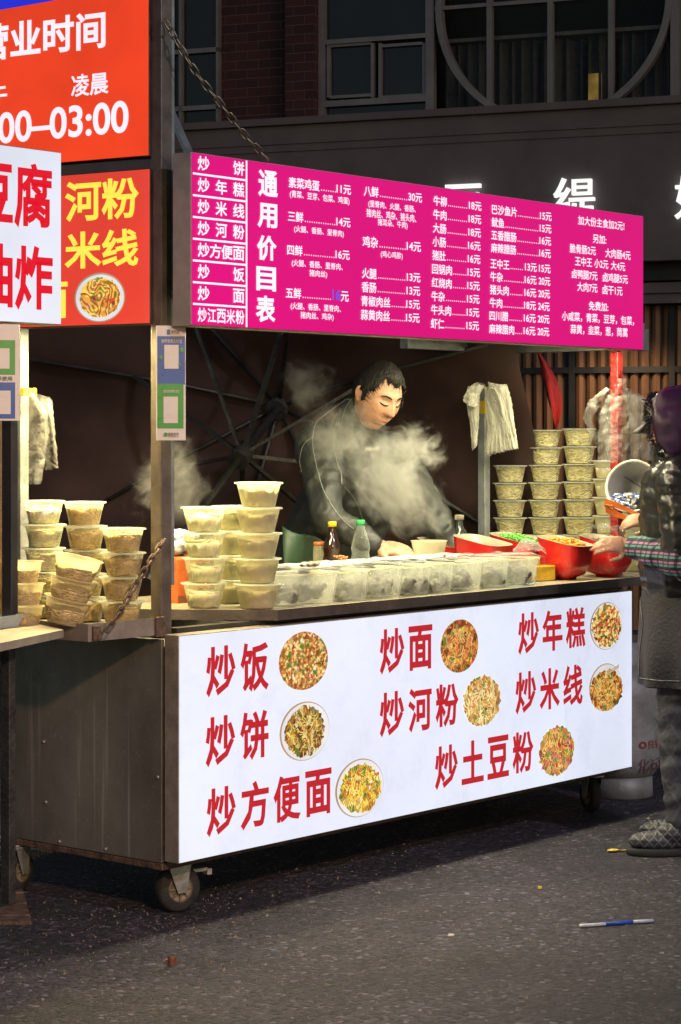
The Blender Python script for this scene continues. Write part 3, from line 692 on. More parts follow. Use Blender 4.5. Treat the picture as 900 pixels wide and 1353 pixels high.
# --- front light box
PF = Plane((0, 0), (1, 0), (0, -1))
fs = sign_box('light_box_sign', PF, 0, PF.u(835.5), PF.z(237, 1142), PF.z(237, 840), .062, 'white_sheet', 'alu', 'long white light box with red dish names and dish pictures on the cart front')
z1 = lambda x, y: (220 + x / 2.8125, 780 + y / 2.8125)
z2 = lambda x, y: (540 + x / 2.5, 760 + y / 2.5)
def lf(body, zf, x0, x1, yt, yb):
    a = zf(x0, yt); b = zf(x1, yb); U0, U1 = PF.u(a[0]), PF.u(b[0]); Z0_, Z1_ = PF.z(a[0], b[1]), PF.z(a[0], a[1]); n = len(body); g = .17; w_ = (U1 - U0) / (n + g * (n - 1))
    for k, ch in enumerate(body): mb = MB(); u = U0 + k * w_ * (1 + g); PF.text(mb, ch, u, u + w_, Z0_, Z1_, bold=.045); mb.build('character', 'red_ink', fs)
lf('炒饭', z1, 145, 378, 212, 400); lf('炒饼', z1, 143, 377, 474, 660); lf('炒方便面', z1, 147, 611, 740, 920)
ident = lambda x, y: (x, y)
lf('炒面', ident, 501, 570.5, 832, 892); lf('炒河粉', ident, 501, 605, 916, 975)
lf('炒年糕', z2, 360, 582, 127, 265); lf('炒米线', z2, 351, 573, 323, 462); lf('炒土豆粉', z2, 85, 410, 568, 712)
gold = [(232, 176, 60), (150, 70, 30), (240, 205, 110), (196, 120, 40), (120, 50, 25), (90, 140, 40), (245, 225, 150), (205, 90, 50)]
foods = [
 (400.5, 873, 32.5, 38.5, 'round picture of fried rice with red and green bits', food_mat('picture_fried_rice', [(222, 170, 90), (190, 90, 50), (240, 205, 130), (130, 130, 50), (215, 140, 70), (150, 70, 40), (245, 220, 160), (160, 110, 50)], 62, False, 1), None),
 (402, 967, 26, 34, 'picture of fried pancake strips on a white plate', food_mat('picture_pancake', [(200, 160, 60), (110, 60, 30), (235, 205, 100), (160, 100, 40), (90, 120, 40), (130, 60, 40), (240, 230, 170), (70, 40, 25)], 60, True, 2), (402.5, 966, 33, 39)),
 (475.5, 1042, 26.5, 32, 'picture of fried instant noodles on a white plate', food_mat('picture_instant', [(232, 190, 50), (190, 90, 40), (250, 220, 90), (214, 150, 50), (90, 140, 50), (240, 200, 80), (170, 60, 35), (250, 230, 140)], 70, True, 3), (475, 1041, 32, 38.5)),
 (606.5, 853.5, 25, 35, 'round picture of brown fried noodles with greens', food_mat('picture_noodles', [(214, 140, 60), (170, 80, 30), (235, 180, 90), (190, 110, 50), (60, 120, 50), (240, 200, 120), (200, 90, 50), (120, 60, 30)], 60, True, 4), None),
 (636, 926, 24.5, 33, 'picture of pale rice noodles with green scallion', food_mat('picture_hefen', [(238, 200, 110), (205, 150, 60), (245, 220, 150), (220, 170, 80), (150, 90, 40), (250, 230, 170), (100, 140, 60), (200, 140, 70)], 60, True, 5), None),
 (801, 827, 19.5, 28, 'picture of rice cake slices on a white plate', food_mat('picture_ricecake', [(190, 90, 50), (230, 200, 100), (120, 130, 40), (245, 230, 190), (170, 70, 45), (90, 60, 30), (210, 130, 70), (150, 150, 60)], 46, False, 6), (801, 827, 21.5, 31.5)),
 (800.5, 912, 21.5, 27, 'picture of rice vermicelli in a bowl with chopsticks', food_mat('picture_vermicelli', [(224, 160, 70), (190, 110, 40), (240, 190, 100), (205, 130, 50), (90, 120, 50), (236, 205, 130), (160, 80, 40), (120, 70, 30)], 60, True, 7), (800, 908, 21.5, 31.5)),
 (735, 992, 23, 32.5, 'picture of potato starch noodles with pink sausage', food_mat('picture_potato', [(220, 170, 60), (190, 100, 50), (240, 200, 100), (200, 70, 90), (90, 130, 50), (235, 190, 90), (150, 80, 40), (210, 120, 120)], 50, True, 8), None)]
M['plate_white'] = lit('printed_plate', (.80, .80, .82, 1), .88, .12, 6); M['plate_rim'] = lit('printed_plate_rim', rgb(190, 160, 130), .8, .25, 8)
for i, (cx, cy, rx, ry, lb, mt, pl_) in enumerate(foods):
    rX = lambda c, r: (PF.u(c + r) - PF.u(c - r)) / 2
    mb = MB()
    mats = [mt, 'plate_white', 'plate_rim', M['red_ink']]
    if pl_:
        R_ = rX(pl_[0], pl_[2]); RZ = (PF.z(pl_[0], pl_[1] - pl_[3]) - PF.z(pl_[0], pl_[1] + pl_[3])) / 2; PF.disc(mb, PF.u(pl_[0]), PF.z(pl_[0], pl_[1]), R_, .0012, 2, rz=RZ); PF.disc(mb, PF.u(pl_[0]) + .003, PF.z(pl_[0], pl_[1]) - .001, R_ * .96, .0020, 1, rz=RZ * .965)
    r_ = rX(cx, rx); rz_ = (PF.z(cx, cy - ry) - PF.z(cx, cy + ry)) / 2
    PF.disc(mb, PF.u(cx), PF.z(cx, cy), r_, .0028, 0, rz=rz_, n=60, wob=0 if i in (0, 3) else .16, seed=i * 3.7)
    if i == 6:   # chopsticks lifting the strands
        PF.quad(mb, PF.u(798), PF.u(806), PF.z(800, 900), PF.z(800, 889), .0031, 0)
        for dz in (0, .007): mb.add([PF.p(PF.u(801), PF.z(801, 892) + dz, .0034), PF.p(PF.u(817), PF.z(817, 882) + dz, .0034), PF.p(PF.u(817), PF.z(817, 880) + dz, .0034), PF.p(PF.u(801), PF.z(801, 890.5) + dz, .0034)], [(0, 1, 2, 3)], 2)
    # bigger printed bits of greens, meat and egg
    rr = random.Random(i * 11 + 3)
    base = [[(225, 95, 60), (90, 130, 40), (250, 232, 190)], [(110, 150, 50), (235, 215, 120), (120, 60, 35)], [(60, 130, 50), (240, 225, 110), (250, 240, 220)],
            [(60, 120, 45), (225, 215, 90), (220, 110, 70)], [(60, 140, 50), (230, 120, 80), (250, 225, 150)], [(200, 95, 55), (235, 205, 90), (70, 120, 40)], [(60, 120, 50), (235, 200, 110), (150, 160, 60)], [(225, 130, 150), (190, 55, 60), (110, 160, 60)]][i]
    for j in range(3):
        nm = 'printed_bit_%d_%d' % (i, j); mats.append(lit(nm, rgb(*base[j]), .9, .25, 30))
    noodly = i in (1, 2, 3, 4, 6, 7); nb = len(mats)
    tones = [[(222, 172, 84), (240, 206, 120), (186, 120, 50)], [(200, 150, 70), (235, 205, 120), (120, 70, 35)], [(240, 196, 62), (250, 222, 110), (206, 140, 44)], [(216, 150, 72), (238, 190, 112), (168, 92, 40)],
             [(240, 205, 128), (250, 228, 165), (206, 156, 76)], [(214, 120, 60), (240, 210, 130), (176, 78, 44)], [(226, 160, 74), (242, 200, 112), (188, 110, 46)], [(232, 184, 84), (246, 214, 130), (190, 120, 56)]][i]
    for j in range(3): mats.append(lit('printed_tone_%d_%d' % (i, j), rgb(*tones[j]), .95, .3, 60))
    lay = 0
    if noodly:
        for j in range(120):
            a = rr.uniform(0, 2 * PI); q = math.sqrt(rr.random()) * .74; cx_, cz_ = PF.u(cx) + r_ * q * math.cos(a), PF.z(cx, cy) + rz_ * q * math.sin(a); R_ = rr.uniform(.012, .03); t0 = rr.uniform(0, 2 * PI); dt = rr.uniform(.6, 1.5); hw = rr.uniform(.0009, .0017)
            L_ = []; Rr_ = []
            for k in range(6):
                t = t0 + dt * k / 5; x_, z_ = cx_ + R_ * (math.cos(t) - math.cos(t0)), cz_ + R_ * (math.sin(t) - math.sin(t0)); e_ = math.hypot((x_ - PF.u(cx)) / r_, (z_ - PF.z(cx, cy)) / rz_)
                if e_ > .97: x_ = PF.u(cx) + (x_ - PF.u(cx)) * .97 / e_; z_ = PF.z(cx, cy) + (z_ - PF.z(cx, cy)) * .97 / e_
                o_ = .0031 + j * .000012; L_.append(PF.p(x_ + math.cos(t) * hw, z_ + math.sin(t) * hw, o_)); Rr_.append(PF.p(x_ - math.cos(t) * hw, z_ - math.sin(t) * hw, o_))
            mb.add(L_ + Rr_, [(k, k + 1, 7 + k, 6 + k) for k in range(5)], nb + rr.choice((0, 0, 1, 1, 2)))
    else:
        for j in range(150):
            a = rr.uniform(0, 2 * PI); q = math.sqrt(rr.random()) * .93; sz = rr.uniform(.0018, .0042) * (1.6 if i == 5 else 1); ph = rr.uniform(0, PI); uu = PF.u(cx) + r_ * q * math.cos(a); zz = PF.z(cx, cy) + rz_ * q * math.sin(a)
            mb.add([PF.p(uu + sz * 1.5 * math.cos(2 * PI * k / 7) * math.cos(ph) - sz * math.sin(2 * PI * k / 7) * math.sin(ph), zz + sz * 1.5 * math.cos(2 * PI * k / 7) * math.sin(ph) + sz * math.sin(2 * PI * k / 7) * math.cos(ph), .0031 + j * .000012) for k in range(7)], [tuple(range(7))], nb + rr.choice((0, 1, 1, 2)))
    for j in range(20):
        a = rr.uniform(0, 2 * PI); q = math.sqrt(rr.random()) * .72; uu = PF.u(cx) + r_ * q * math.cos(a); zz = PF.z(cx, cy) + rz_ * q * math.sin(a)
        big = 1.6 if i in (0, 5, 7) else 1; L_ = rr.uniform(.004, .009) * big; W_ = rr.uniform(.0022, .0045) * big; ph = rr.uniform(0, PI); c_ = rr.choice((0, 1, 1, 2)) if i != 5 else rr.choice((0, 0, 1, 2))
        P = []
        for k in range(9):
            t = 2 * PI * k / 9; x_ = L_ * math.cos(t) * rr.uniform(.8, 1.15); y_ = W_ * math.sin(t) * rr.uniform(.7, 1.2)
            P.append(PF.p(uu + x_ * math.cos(ph) - y_ * math.sin(ph), zz + x_ * math.sin(ph) + y_ * math.cos(ph), .0047 + j * .00003))
        mb.add(P, [tuple(range(9))], 4 + c_)
    o = mb.build('dish_picture', mats, fs); tag(o, lb)

# --- magenta menu board
PM = Plane((-.02, -.07), (1, 0), (0, -1))
u0m, u1m = PM.u(253.3), PM.u(850.5); z0m, z1m = PM.z(253.3, 430), PM.z(253.3, 200)
ms = sign_box('menu_board', PM, u0m, u1m, z0m, z1m, .078, 'magenta', 'alu', 'long glowing magenta price menu board above the counter of the cart')
H8 = (z1m - z0m) / 8; uv_t, uv_b = PM.u(329), PM.u(324.5)
mb = MB(); PM.quad(mb, uv_b, uv_b + .007, z0m + .004, z1m - .004, .001)
for i in range(1, 8): PM.quad(mb, u0m + .004, uv_b, z0m + H8 * i - .003, z0m + H8 * i + .003, .0012)
mb.build('rule_lines', 'white_ink', ms)
uc0, uc1 = PM.u(260.5), PM.u(322)
cw = .050
for i, row in enumerate(('炒饼', '炒年糕', '炒米线', '炒河粉', '炒方便面', '炒饭', '炒面', '炒江西米粉')):
    zb = z1m - H8 * (i + 1) + .011; mb = MB(); n = len(row)
    w_ = cw if n < 5 else (uc1 - uc0) / n * .95
    for k, ch in enumerate(row):
        mb = MB(); u = uc0 + (uc1 - w_ - uc0) * k / (n - 1); PM.text(mb, ch, u, u + w_, zb, zb + .043, bold=.03); mb.build('character', 'white_ink', ms)
for ch, y0, y1 in (('通', 120, 222), ('用', 243, 338), ('价', 363, 460), ('目', 480, 572), ('表', 588, 690)):
    letter(ms, PM, ch, 240 + (283 - (y0 - 120) * .02) / 2.8125, 240 + (356 - (y0 - 120) * .02) / 2.8125, 180 + (y0 + 2) / 2.8125, 180 + y1 / 2.8125, 'white_ink', bold=.05)
zA = lambda x, y: (240 + x / 2.8125, 180 + y / 2.8125)
zB = lambda x, y: (540 + x / 2.8125, 220 + y / 2.8125)
def mrow(zf, name, prices, x0, x1, yt, yb, mat='white_ink'):
    a = zf(x0, yt); b = zf(x0, yb); e = zf(x1, 0); U0, U1 = PM.u(a[0]), PM.u(e[0]); Z1_, Z0_ = PM.z(a[0], a[1]), PM.z(a[0], b[1]); h = Z1_ - Z0_
    mb = MB(); cw_ = h * 1.08; wn = cw_ * len(name) * (1 if len(name) < 5 else .98)
    PM.text(mb, name, U0, U0 + wn, Z0_, Z1_, bold=.03)
    ends = [U1] if len(prices) == 1 else [U1 - h * 2.5, U1]
    first = None
    for p_, ue in zip(prices, ends):
        wd = h * .56 * (len(p_) - 1) + h * .98 if p_ else 0
        if first is None: first = ue - wd
        if p_: PM.text(mb, p_, ue - wd, ue, Z0_ + h * .06, Z1_ - h * .06, bold=.03)
    u = U0 + wn + h * .25
    while u < first - h * .2: PM.quad(mb, u, u + h * .11, Z0_ + h * .12, Z0_ + h * .24, .0025); u += h * .33
    mb.build('lettering', mat, ms)
def mline(zf, body, x0, x1, yt, yb, bold=.022):
    a = zf(x0, yt); b = zf(x1, yb); letter(ms, PM, body, a[0], b[0], a[1], b[1], 'white_ink', bold=bold)
mrow(zA, '素菜鸡蛋', ['11元'], 395, 627, 150, 191); mline(zA, '(青菜、豆芽、包菜、鸡蛋)', 400, 622, 199, 230)
mrow(zA, '三鲜', ['14元'], 393, 625, 276, 316); mline(zA, '(火腿、香肠、里脊肉)', 416, 601, 330, 359)
mrow(zA, '四鲜', ['16元'], 390, 622, 401, 441); mline(zA, '(火腿、香肠、里脊肉、', 407, 597, 456, 486); mline(zA, '猪肉丝)', 473, 539, 495, 524)
mrow(zA, '五鲜', [''], 385, 556, 561, 601); mline(zA, '元', 590, 619, 575, 614, .03)
a = zA(558, 568); b = zA(589, 608); letter(ms, PM, '16', a[0], b[0], a[1], b[1], 'blue_ink', bold=.02)
mline(zA, '(火腿、香肠、里脊肉、', 403, 590, 616, 646); mline(zA, '猪肉丝、鸡杂)', 440, 563, 651, 681)
mrow(zA, '八鲜', ['30元'], 675, 891, 182, 222); mline(zA, '(里脊肉、火腿、香肠、', 692, 868, 236, 266); mline(zA, '猪肉丝、鸡杂、猪头肉、', 685, 870, 268, 299); mline(zA, '猪耳朵、牛肉)', 727, 838, 305, 335)
mrow(zA, '鸡杂', ['14元'], 670, 887, 369, 411); mline(zA, '(鸡心鸡胗)', 738, 820, 424, 453)
for i, (a_, b_) in enumerate((('火腿', '13元'), ('香肠', '13元'), ('青椒肉丝', '15元'), ('蒜黄肉丝', '15元'))): mrow(zA, a_, [b_], 668 - i * 1.5, 885 - i, 488 + i * 51.5, 528 + i * 51.5)
for i, (a_, b_) in enumerate((('牛柳', '18元'), ('牛肉', '18元'), ('大肠', '18元'), ('小肠', '16元'), ('猪肚', '16元'), ('回锅肉', '15元'), ('红烧肉', '15元'), ('牛杂', '15元'), ('牛头肉', '15元'), ('虾仁', '15元'))):
    mrow(zB, a_, [b_], 90 - i * 1.1, 268 - i, 107 + i * 50.7, 145 + i * 50.7)
for i, (a_, b_) in enumerate((('巴沙鱼片', '15元'), ('鱿鱼', '15元'), ('五香腊肠', '16元'), ('麻辣腊肠', '16元'))): mrow(zB, a_, [b_], 307 - i, 529 - i, 140 + i * 47.5, 177 + i * 47.5)
for i, (a_, b_, c_) in enumerate((('王中王', '13元', '15元'), ('牛杂', '16元', '20元'), ('猪头肉', '16元', '20元'), ('牛肉', '18元', '24元'), ('四川腊', '16元', '20元'), ('麻辣腊肉', '16元', '20元'))): mrow(zB, a_, [b_, c_], 302 - i, 525 - i, 341 + i * 48.5, 378 + i * 48.5)
for t_, x0, x1, y0, y1 in (('加大份主食加2元!', 628, 800, 181, 216), ('另加:', 683, 733, 250, 284), ('脆骨肠2元', 597, 694, 285, 320), ('大肉肠4元', 729, 823, 303, 338), ('王中王', 617, 680, 333, 368), ('小2元', 688, 740, 342, 376), ('大4元', 750, 803, 350, 384),
                          ('卤鸭腿7元', 605, 700, 380, 415), ('卤鸡腿5元', 720, 813, 393, 428), ('大肉7元', 625, 700, 428, 463), ('卤干1元', 719, 793, 439, 474), ('免费加:', 668, 740, 500, 534),
                          ('小咸菜，青菜，豆芽，包菜，', 568, 836, 537, 573), ('蒜黄，韭菜，葱，茼蒿', 600, 812, 586, 622)):
    mline(zB, t_, x0, x1, y0, y1, .026)

# --- red signs on the left end of the cart, turned a little outwards
dL = (FW * math.cos(math.radians(58.5)) - RT * math.sin(math.radians(58.5)))
Pp = onX(196.5, HOR, -.012)
PO = Plane(Pp, dL, -FW)     # u runs to the LEFT from the right edge
class Flip(Plane):
    pass
# use an origin far left so that u still grows to the right
A_ = Plane(Pp, dL, -FW); far = A_.p(A_.u(-70), 0, 0)
PO = Plane(far, Vector(Pp) - far, -FW)
uR = PO.u(196.5)
hs = sign_box('opening_hours_sign', PO, 0, uR, PO.z(195, 206), PO.z(195, 206) + 1.15, .05, 'orange_sheet', 'dark_steel', 'large orange-red backlit sign with white opening hours at the top left')
mb = MB(); zt = lambda x, y: PO.z(x, y)
mb.add([PO.p(.003, zt(0, 11) - .012, .0012), PO.p(PO.u(75), zt(75, 0), .0012), PO.p(PO.u(75), PO.z(195, 206) + 1.14, .0012), PO.p(.003, PO.z(195, 206) + 1.14, .0012)], [(0, 1, 2, 3)])
zq = zt(75, 0) + .02
PO.quad(mb, PO.u(75.1), uR - .003, zq, PO.z(195, 206) + 1.14, .0012)
mb.build('blue_band', 'blue_sheet', hs)
letter(hs, PO, '营业时间', -27, 140, 13, 63, 'white_ink', ref=140, bold=.045)
letter(hs, PO, '凌晨', 94.5, 144, 94, 124, 'white_ink', ref=144, bold=.03); letter(hs, PO, '下午', -42, 10, 109, 139, 'white_ink', ref=10, bold=.03)
letter(hs, PO, '00–03:00', -2, 170.5, 132, 175, 'white_ink', ref=170, bold=.035)
far2 = A_.p(A_.u(-30), 0, 0); PN = Plane(far2, Vector(Pp) - far2, -FW); uR2 = PN.u(198)
ns = sign_box('noodle_sign', PN, 0, uR2, PN.z(197, 428), PN.z(197, 222), .06, 'red_sheet', 'dark_steel', 'red backlit sign with yellow noodle names and a bowl picture beside the post')
letter(ns, PN, '河粉', 86.5, 184, 233, 288, 'yellow_ink', ref=184, bold=.04); letter(ns, PN, '米线', 86, 183.5, 301, 351, 'yellow_ink', ref=184, bold=.04); letter(ns, PN, '面', 42, 90, 372, 420, 'yellow_ink', ref=90, bold=.04)
mb = MB(); uu, zz = PN.u(132), PN.z(132, 393); r0 = (PN.u(165.5) - PN.u(98.5)) / 2; rq = (PN.z(132, 360.5) - PN.z(132, 426)) / 2; PN.disc(mb, uu, zz, r0, .0012, 1, rz=rq); PN.disc(mb, uu + .001, zz - .001, r0 * .95, .0020, 0, rz=rq * .94); PN.disc(mb, uu + .002, zz, r0 * .80, .0028, 2, rz=rq * .80, wob=.12, seed=4)
rr = random.Random(5)
for j in range(30):
    a = rr.uniform(0, 2 * PI); q = math.sqrt(rr.random()) * (.7 if j % 3 else .45); k_ = 3 if j % 3 == 0 else 4
    x_, y_ = uu + r0 * q * math.cos(a) * .8, zz + r0 * q * math.sin(a) * .7 + (.03 if k_ == 3 else 0); s_ = rr.uniform(.003, .006)
    PN.disc(mb, x_, y_, s_, .0031, k_, rz=s_ * .6, n=7, wob=.3, seed=j)
mb.build('dish_picture', ['plate_white', M['plate_rim'], food_mat('picture_bowl', [(240, 190, 70), (210, 130, 50), (250, 215, 110), (225, 160, 60), (200, 80, 50), (250, 225, 150), (190, 110, 50), (240, 200, 90)], 70, True, 11), lit('printed_green', rgb(70, 150, 50), .9, .2, 30), lit('printed_red', rgb(205, 80, 60), .9, .2, 30)], ns)

# --- neighbouring stall: white light box, post, panel, shelf
Pw = at(81.5, HOR, 6.46); PW0 = Plane(Pw, (1, 0), (0, -1)); farw = PW0.p(PW0.u(-60), 0, 0)
PW = Plane(farw, (1, 0), (0, -1)); uw = PW.u(81.5)
ws = sign_box('snack_sign', PW, 0, uw, PW.z(81, 429.5), PW.z(81, 201), .08, 'white_sheet2', 'alu', 'white backlit sign of the neighbouring stall with big red characters at the left edge')
letter(ws, PW, '豆腐', -34, 68, 219, 305, 'red_ink2', ref=68, bold=.045); letter(ws, PW, '油炸', -34, 69, 327, 412, 'red_ink2', ref=69, bold=.045)
M['warm_lit_steel'] = nmat('brown_lit_steel', (.38, .24, .14), .35, .7, .35, 3, .1, 30, stretch=(1, 1, .4))  # stainless panel, the brown light on it is put into the base colour
st = empty('neighbour_stall', at(-20, 1230, 6.2) * 1, 'dark framed neighbouring stall cut off at the left edge of the photo', 'stall')
st.location.z = 0
f0 = 6.28
def sbox(x0, x1, y0, y1, f, dep, name, mat, par_=None):
    a = at(x0, y1, f); b = at(x1, y0, f); pl = Plane(a, (1, 0), (0, -1)); pl.A.z = 0
    U1 = pl.u(x1); mb = MB(); zlo, zhi = pl.z(x0, y1), pl.z(x0, y0); pl.boxuz(mb, 0, U1, zlo, zhi, -dep, 0); return mb.build(name, mat, par_ or st, .002)
sbox(14.5, 24, 432, 824, 6.30, .04, 'post', 'black'); sbox(-40, 14, 434, 824, 6.36, .02, 'back_panel', 'warm_lit_steel')
sbox(12, 21, 858, 1196, 6.0, .035, 'leg', 'dark_steel'); sbox(-40, 11.8, 995, 1014, 6.02, .03, 'crossbar', 'dark_steel'); sbox(-40, 11.8, 862, 878, 6.02, .03, 'crossbar', 'dark_steel')
sbox(-60, 21, 1197, 1212, 5.98, .05, 'foot_rail', 'dark_steel')
# shelf of the neighbour
P_ = [onZ(84, 832, .90), onZ(0, 850, .90), onZ(-60, 862, .90), onZ(-60, 818, .90), onZ(20, 817, .90)]
mb = MB(); n = 5; mb.add([(p.x, p.y, .90) for p in P_] + [(p.x, p.y, .878) for p in P_], [tuple(range(n)), tuple(reversed(range(n, 2 * n)))] + [(i, i + n, (i + 1) % n + n, (i + 1) % n) for i in range(n)])
mb.build('shelf', 'alu', st)
mb = MB(); c_ = onZ(-6, 829, .901); R_ = Matrix.Rotation(.25, 3, 'Z'); q = lambda s, z: [c_ + R_ @ Vector((s * x, s * y, z)) for x, y in ((-.07, -.05), (.07, -.05), (.07, .05), (-.07, .05))]
mb.rings([q(.8, 0), q(1, .035), q(.93, .035), q(.75, .006)], 0, True, True, False); tag(mb.build('food_tray', nmat('pale_blue_tray', (.34, .42, .42), .4, 0, .2, 20)), 'pale blue-grey tray on the neighbouring stall shelf', 'tray')

# --- QR placards (the codes themselves left out)
M['pl_white'] = nmat('placard_white', (.62, .60, .56), .3, 0, .06, 20); M['pl_blue'] = nmat('placard_blue', (.01, .085, .34), .3, 0, .12, 20); M['pl_green'] = nmat('placard_green', (.03, .30, .05), .3, 0, .12, 20)
M['pl_grey'] = nmat('placard_code_grey', (.42, .42, .42), .4, 0, .3, 120); M['pl_dark'] = nmat('placard_dark', (.06, .06, .07), .4)
dq = (RT * .985 + FW * .17).normalized()
def placard(pl, x0, x1, y0, y1, name, label, parts):
    s = empty(name, pl.p(pl.u((x0 + x1) / 2), pl.z(x0, y1), 0), label, 'placard')
    mb = MB(); pl.boxuz(mb, pl.u(x0), pl.u(x1), pl.z(x0, y1), pl.z(x0, y0), -.004, 0); mb.build('plate', 'pl_white', s, .0015)
    for k, (a, b, c, d, mt, nm) in enumerate(parts):
        mb = MB(); pl.quad(mb, pl.u(a), pl.u(b), pl.z(x0, d), pl.z(x0, c), .0006 + .0006 * k); mb.build(nm, mt, s)
    return s
PQ = Plane(at(206, HOR, 6.50), dq, -FW)
s = placard(PQ, 206.5, 245.5, 430, 582, 'payment_placard', 'tall blue and green payment placard taped to the corner post', [
    (208, 244.5, 444, 508, 'pl_blue', 'blue_card'), (208, 242.5, 507, 566, 'pl_green', 'green_card'), (217, 236, 455.5, 487, 'pl_white', 'code_panel'), (216, 235, 524, 559, 'pl_white', 'code_panel')])
for t_, x0, x1, y0, y1, mt in (('支付宝', 226, 237, 435.5, 441, 'pl_dark'), ('推荐使用支付宝', 213, 240, 448, 453.5, 'pl_white'), ('推荐使用微信支付', 215, 237, 515, 519, 'pl_white'), ('微信支付', 222, 236, 571, 577.5, 'pl_dark')):
    mb = MB(); PQ.tpx(mb, t_, x0, x1, y0, y1, off=.0042, bold=.01); mb.build('lettering', mt, s)
mb = MB(); PQ.quad(mb, PQ.u(221), PQ.u(225), PQ.z(206, 441.5), PQ.z(206, 435), .0042); mb.build('logo', 'pl_blue', s)
mb = MB(); PQ.disc(mb, PQ.u(219), PQ.z(206, 574), .006, .0042); mb.build('logo', 'pl_green', s)
for x_, y_, r_ in ((240, 462, .006), (212.5, 472, .005), (237.5, 481, .003)): mb = MB(); PQ.disc(mb, PQ.u(x_), PQ.z(206, y_), r_, .0042, rz=r_ * 1.3); mb.build('green_dot', 'pl_green', s)
PQ2 = Plane(at(-20, HOR, 6.22), (RT * .97 + FW * .24).normalized(), -FW)
s = placard(PQ2, -16, 26.5, 428, 556, 'payment_placard', 'payment placard with a green card above a blue one, cut off by the left edge', [
    (-14, 20, 449, 495, 'pl_green', 'green_card'), (-14, 20, 505, 553, 'pl_blue', 'blue_card'), (-8, 12.5, 460, 487, 'pl_white', 'code_panel'), (-8, 14, 516, 547, 'pl_white', 'code_panel')])
mb = MB(); PQ2.tpx(mb, '推荐使用', -12, 16, 497, 503, off=.0035, bold=.01); mb.build('lettering', 'pl_dark', s)

# ================================================================== THINGS ON THE CART
def noodle_mesh(kind, seed, r0=.047, r1=.060, h=.058, out=-.0006):
    """a packed nest of strands filling a tub"""
    rn = random.Random(seed); mb = MB()
    prof = [(r0 * .9, .003), (r0, .006), (r0 + (r1 - r0) * .5, h * .5), (r1 * .985, h * .86), (r1 * .7, h * 1.0), (r1 * .3, h * 1.06), (.0005, h * 1.08)]
    mb.lathe(prof, n=24, cap0=True); mb.v = [tuple(Vector(v) + Vector((v[0], v[1], 0)) * .06 * noise.noise(Vector(v) * 45 + Vector((seed, 0, 0))) + Vector((0, 0, .004 * noise.noise(Vector(v) * 60 + Vector((seed, 3, 0)))))) for v in mb.v]
    if kind == 'rice':
        for i in range(150):
            a = rn.uniform(0, 2 * PI); q = math.sqrt(rn.random()) * r1 * .88; mb.ball((q * math.cos(a), q * math.sin(a), h * (1.04 - .5 * (q / r1) ** 4) + rn.uniform(-.003, .003)), rn.uniform(.004, .009), n=5, m=3)
        return mb
    nst, th = (64, .0023) if kind == 'thin' else (14, .003)
    for i in range(nst):
        a = rn.uniform(0, 2 * PI); z = rn.uniform(.008, h * .95); da = rn.uniform(.5, 1.6) * rn.choice((-1, 1)); dz = rn.uniform(-.6, .6) * h
        pts = []; ph = rn.uniform(0, 6)
        for k in range(8):
            t = k / 7; zz = min(h * .98, max(.006, z + dz * t + .006 * math.sin(ph + t * 7))); rr = (r0 + (r1 - r0) * zz / h) + (out if kind == 'thin' else -.004)
            pts.append((rr * math.cos(a + da * t), rr * math.sin(a + da * t), zz))
        mb.tube(pts, th, 4, smooth=True)
    for i in range(int(nst * .7)):
        cx, cy = rn.uniform(-.6, .6) * r1, rn.uniform(-.6, .6) * r1; R_ = rn.uniform(.012, .03); a = rn.uniform(0, 6); pts = []
        for k in range(8):
            t = a + k / 7 * rn.uniform(2, 4); x, y = cx + R_ * math.cos(t), cy + R_ * math.sin(t); q = math.hypot(x, y)
            if q > r1 * .93: x *= r1 * .93 / q; y *= r1 * .93 / q
            pts.append((x, y, h * (1.05 - .1 * (q / r1) ** 2) + .004 * math.sin(t * 2)))
        mb.tube(pts, th, 4)
    return mb
def tub_meshes():
    t = MB(); t.lathe([(.0, .001), (.048, .001), (.050, .003), (.0655, .070), (.0725, .0715), (.0725, .0738), (.066, .0738), (.0645, .0725), (.0492, .005), (.0, .004)], n=28)
    for z in (.060,): pass
    l = MB(); l.lathe([(.0, .0745), (.058, .0745), (.060, .0765), (.068, .0770), (.0735, .0765), (.0745, .0725), (.0737, .0725), (.0725, .0755), (.066, .0755), (.0, .0738)], n=28)
    return t, l
_tm, _lm = tub_meshes()
TUB = _tm.mesh('tub', ['tub']); TUBM = _tm.mesh('tub_milky', ['tub_milky']); LID = _lm.mesh('lid', ['lid'])
FILL = {}
for nm, kd, mt, hh in (('noodle', 'thin', 'noodle', .062), ('amber', 'thin', 'noodle_amber', .058), ('wide', 'wide', 'noodle_pale', .052), ('rice', 'rice', 'rice', .052), ('pale', 'thin', 'noodle_pale', .058), ('low', 'thin', 'noodle_amber', .045)):
    FILL[nm] = [noodle_mesh(kd, 10 * j + len(nm), h=hh, out=.0012 if nm == 'noodle' else -.0006).mesh('noodles', [mt]) for j in range(3)]
PROTO = {}
def tub(kind, loc, scale, rot, label, group, milky=False, lid=True, tilt=None, zs=1.0):
    key = (kind, milky, lid)
    if key not in PROTO:
        r = bpy.data.objects.new('food_tub', TUBM if milky else TUB); COL.objects.link(r)
        f = bpy.data.objects.new('rice' if kind == 'rice' else 'noodles', FILL[kind][0]); COL.objects.link(f); f.parent = r
        if lid: l = bpy.data.objects.new('lid', LID); COL.objects.link(l); l.parent = r
        PROTO[key] = r; o = r
    else: o = copy_tree(PROTO[key])
    o.location = loc; o.scale = (scale, scale, scale * zs); o.rotation_euler = (tilt[0] if tilt else 0, tilt[1] if tilt else 0, rot)
    for c in o.children:
        if c.name.startswith(('noodles', 'rice')): c.data = random.choice(FILL[kind])
    tag(o, label, 'food tub', group); return o
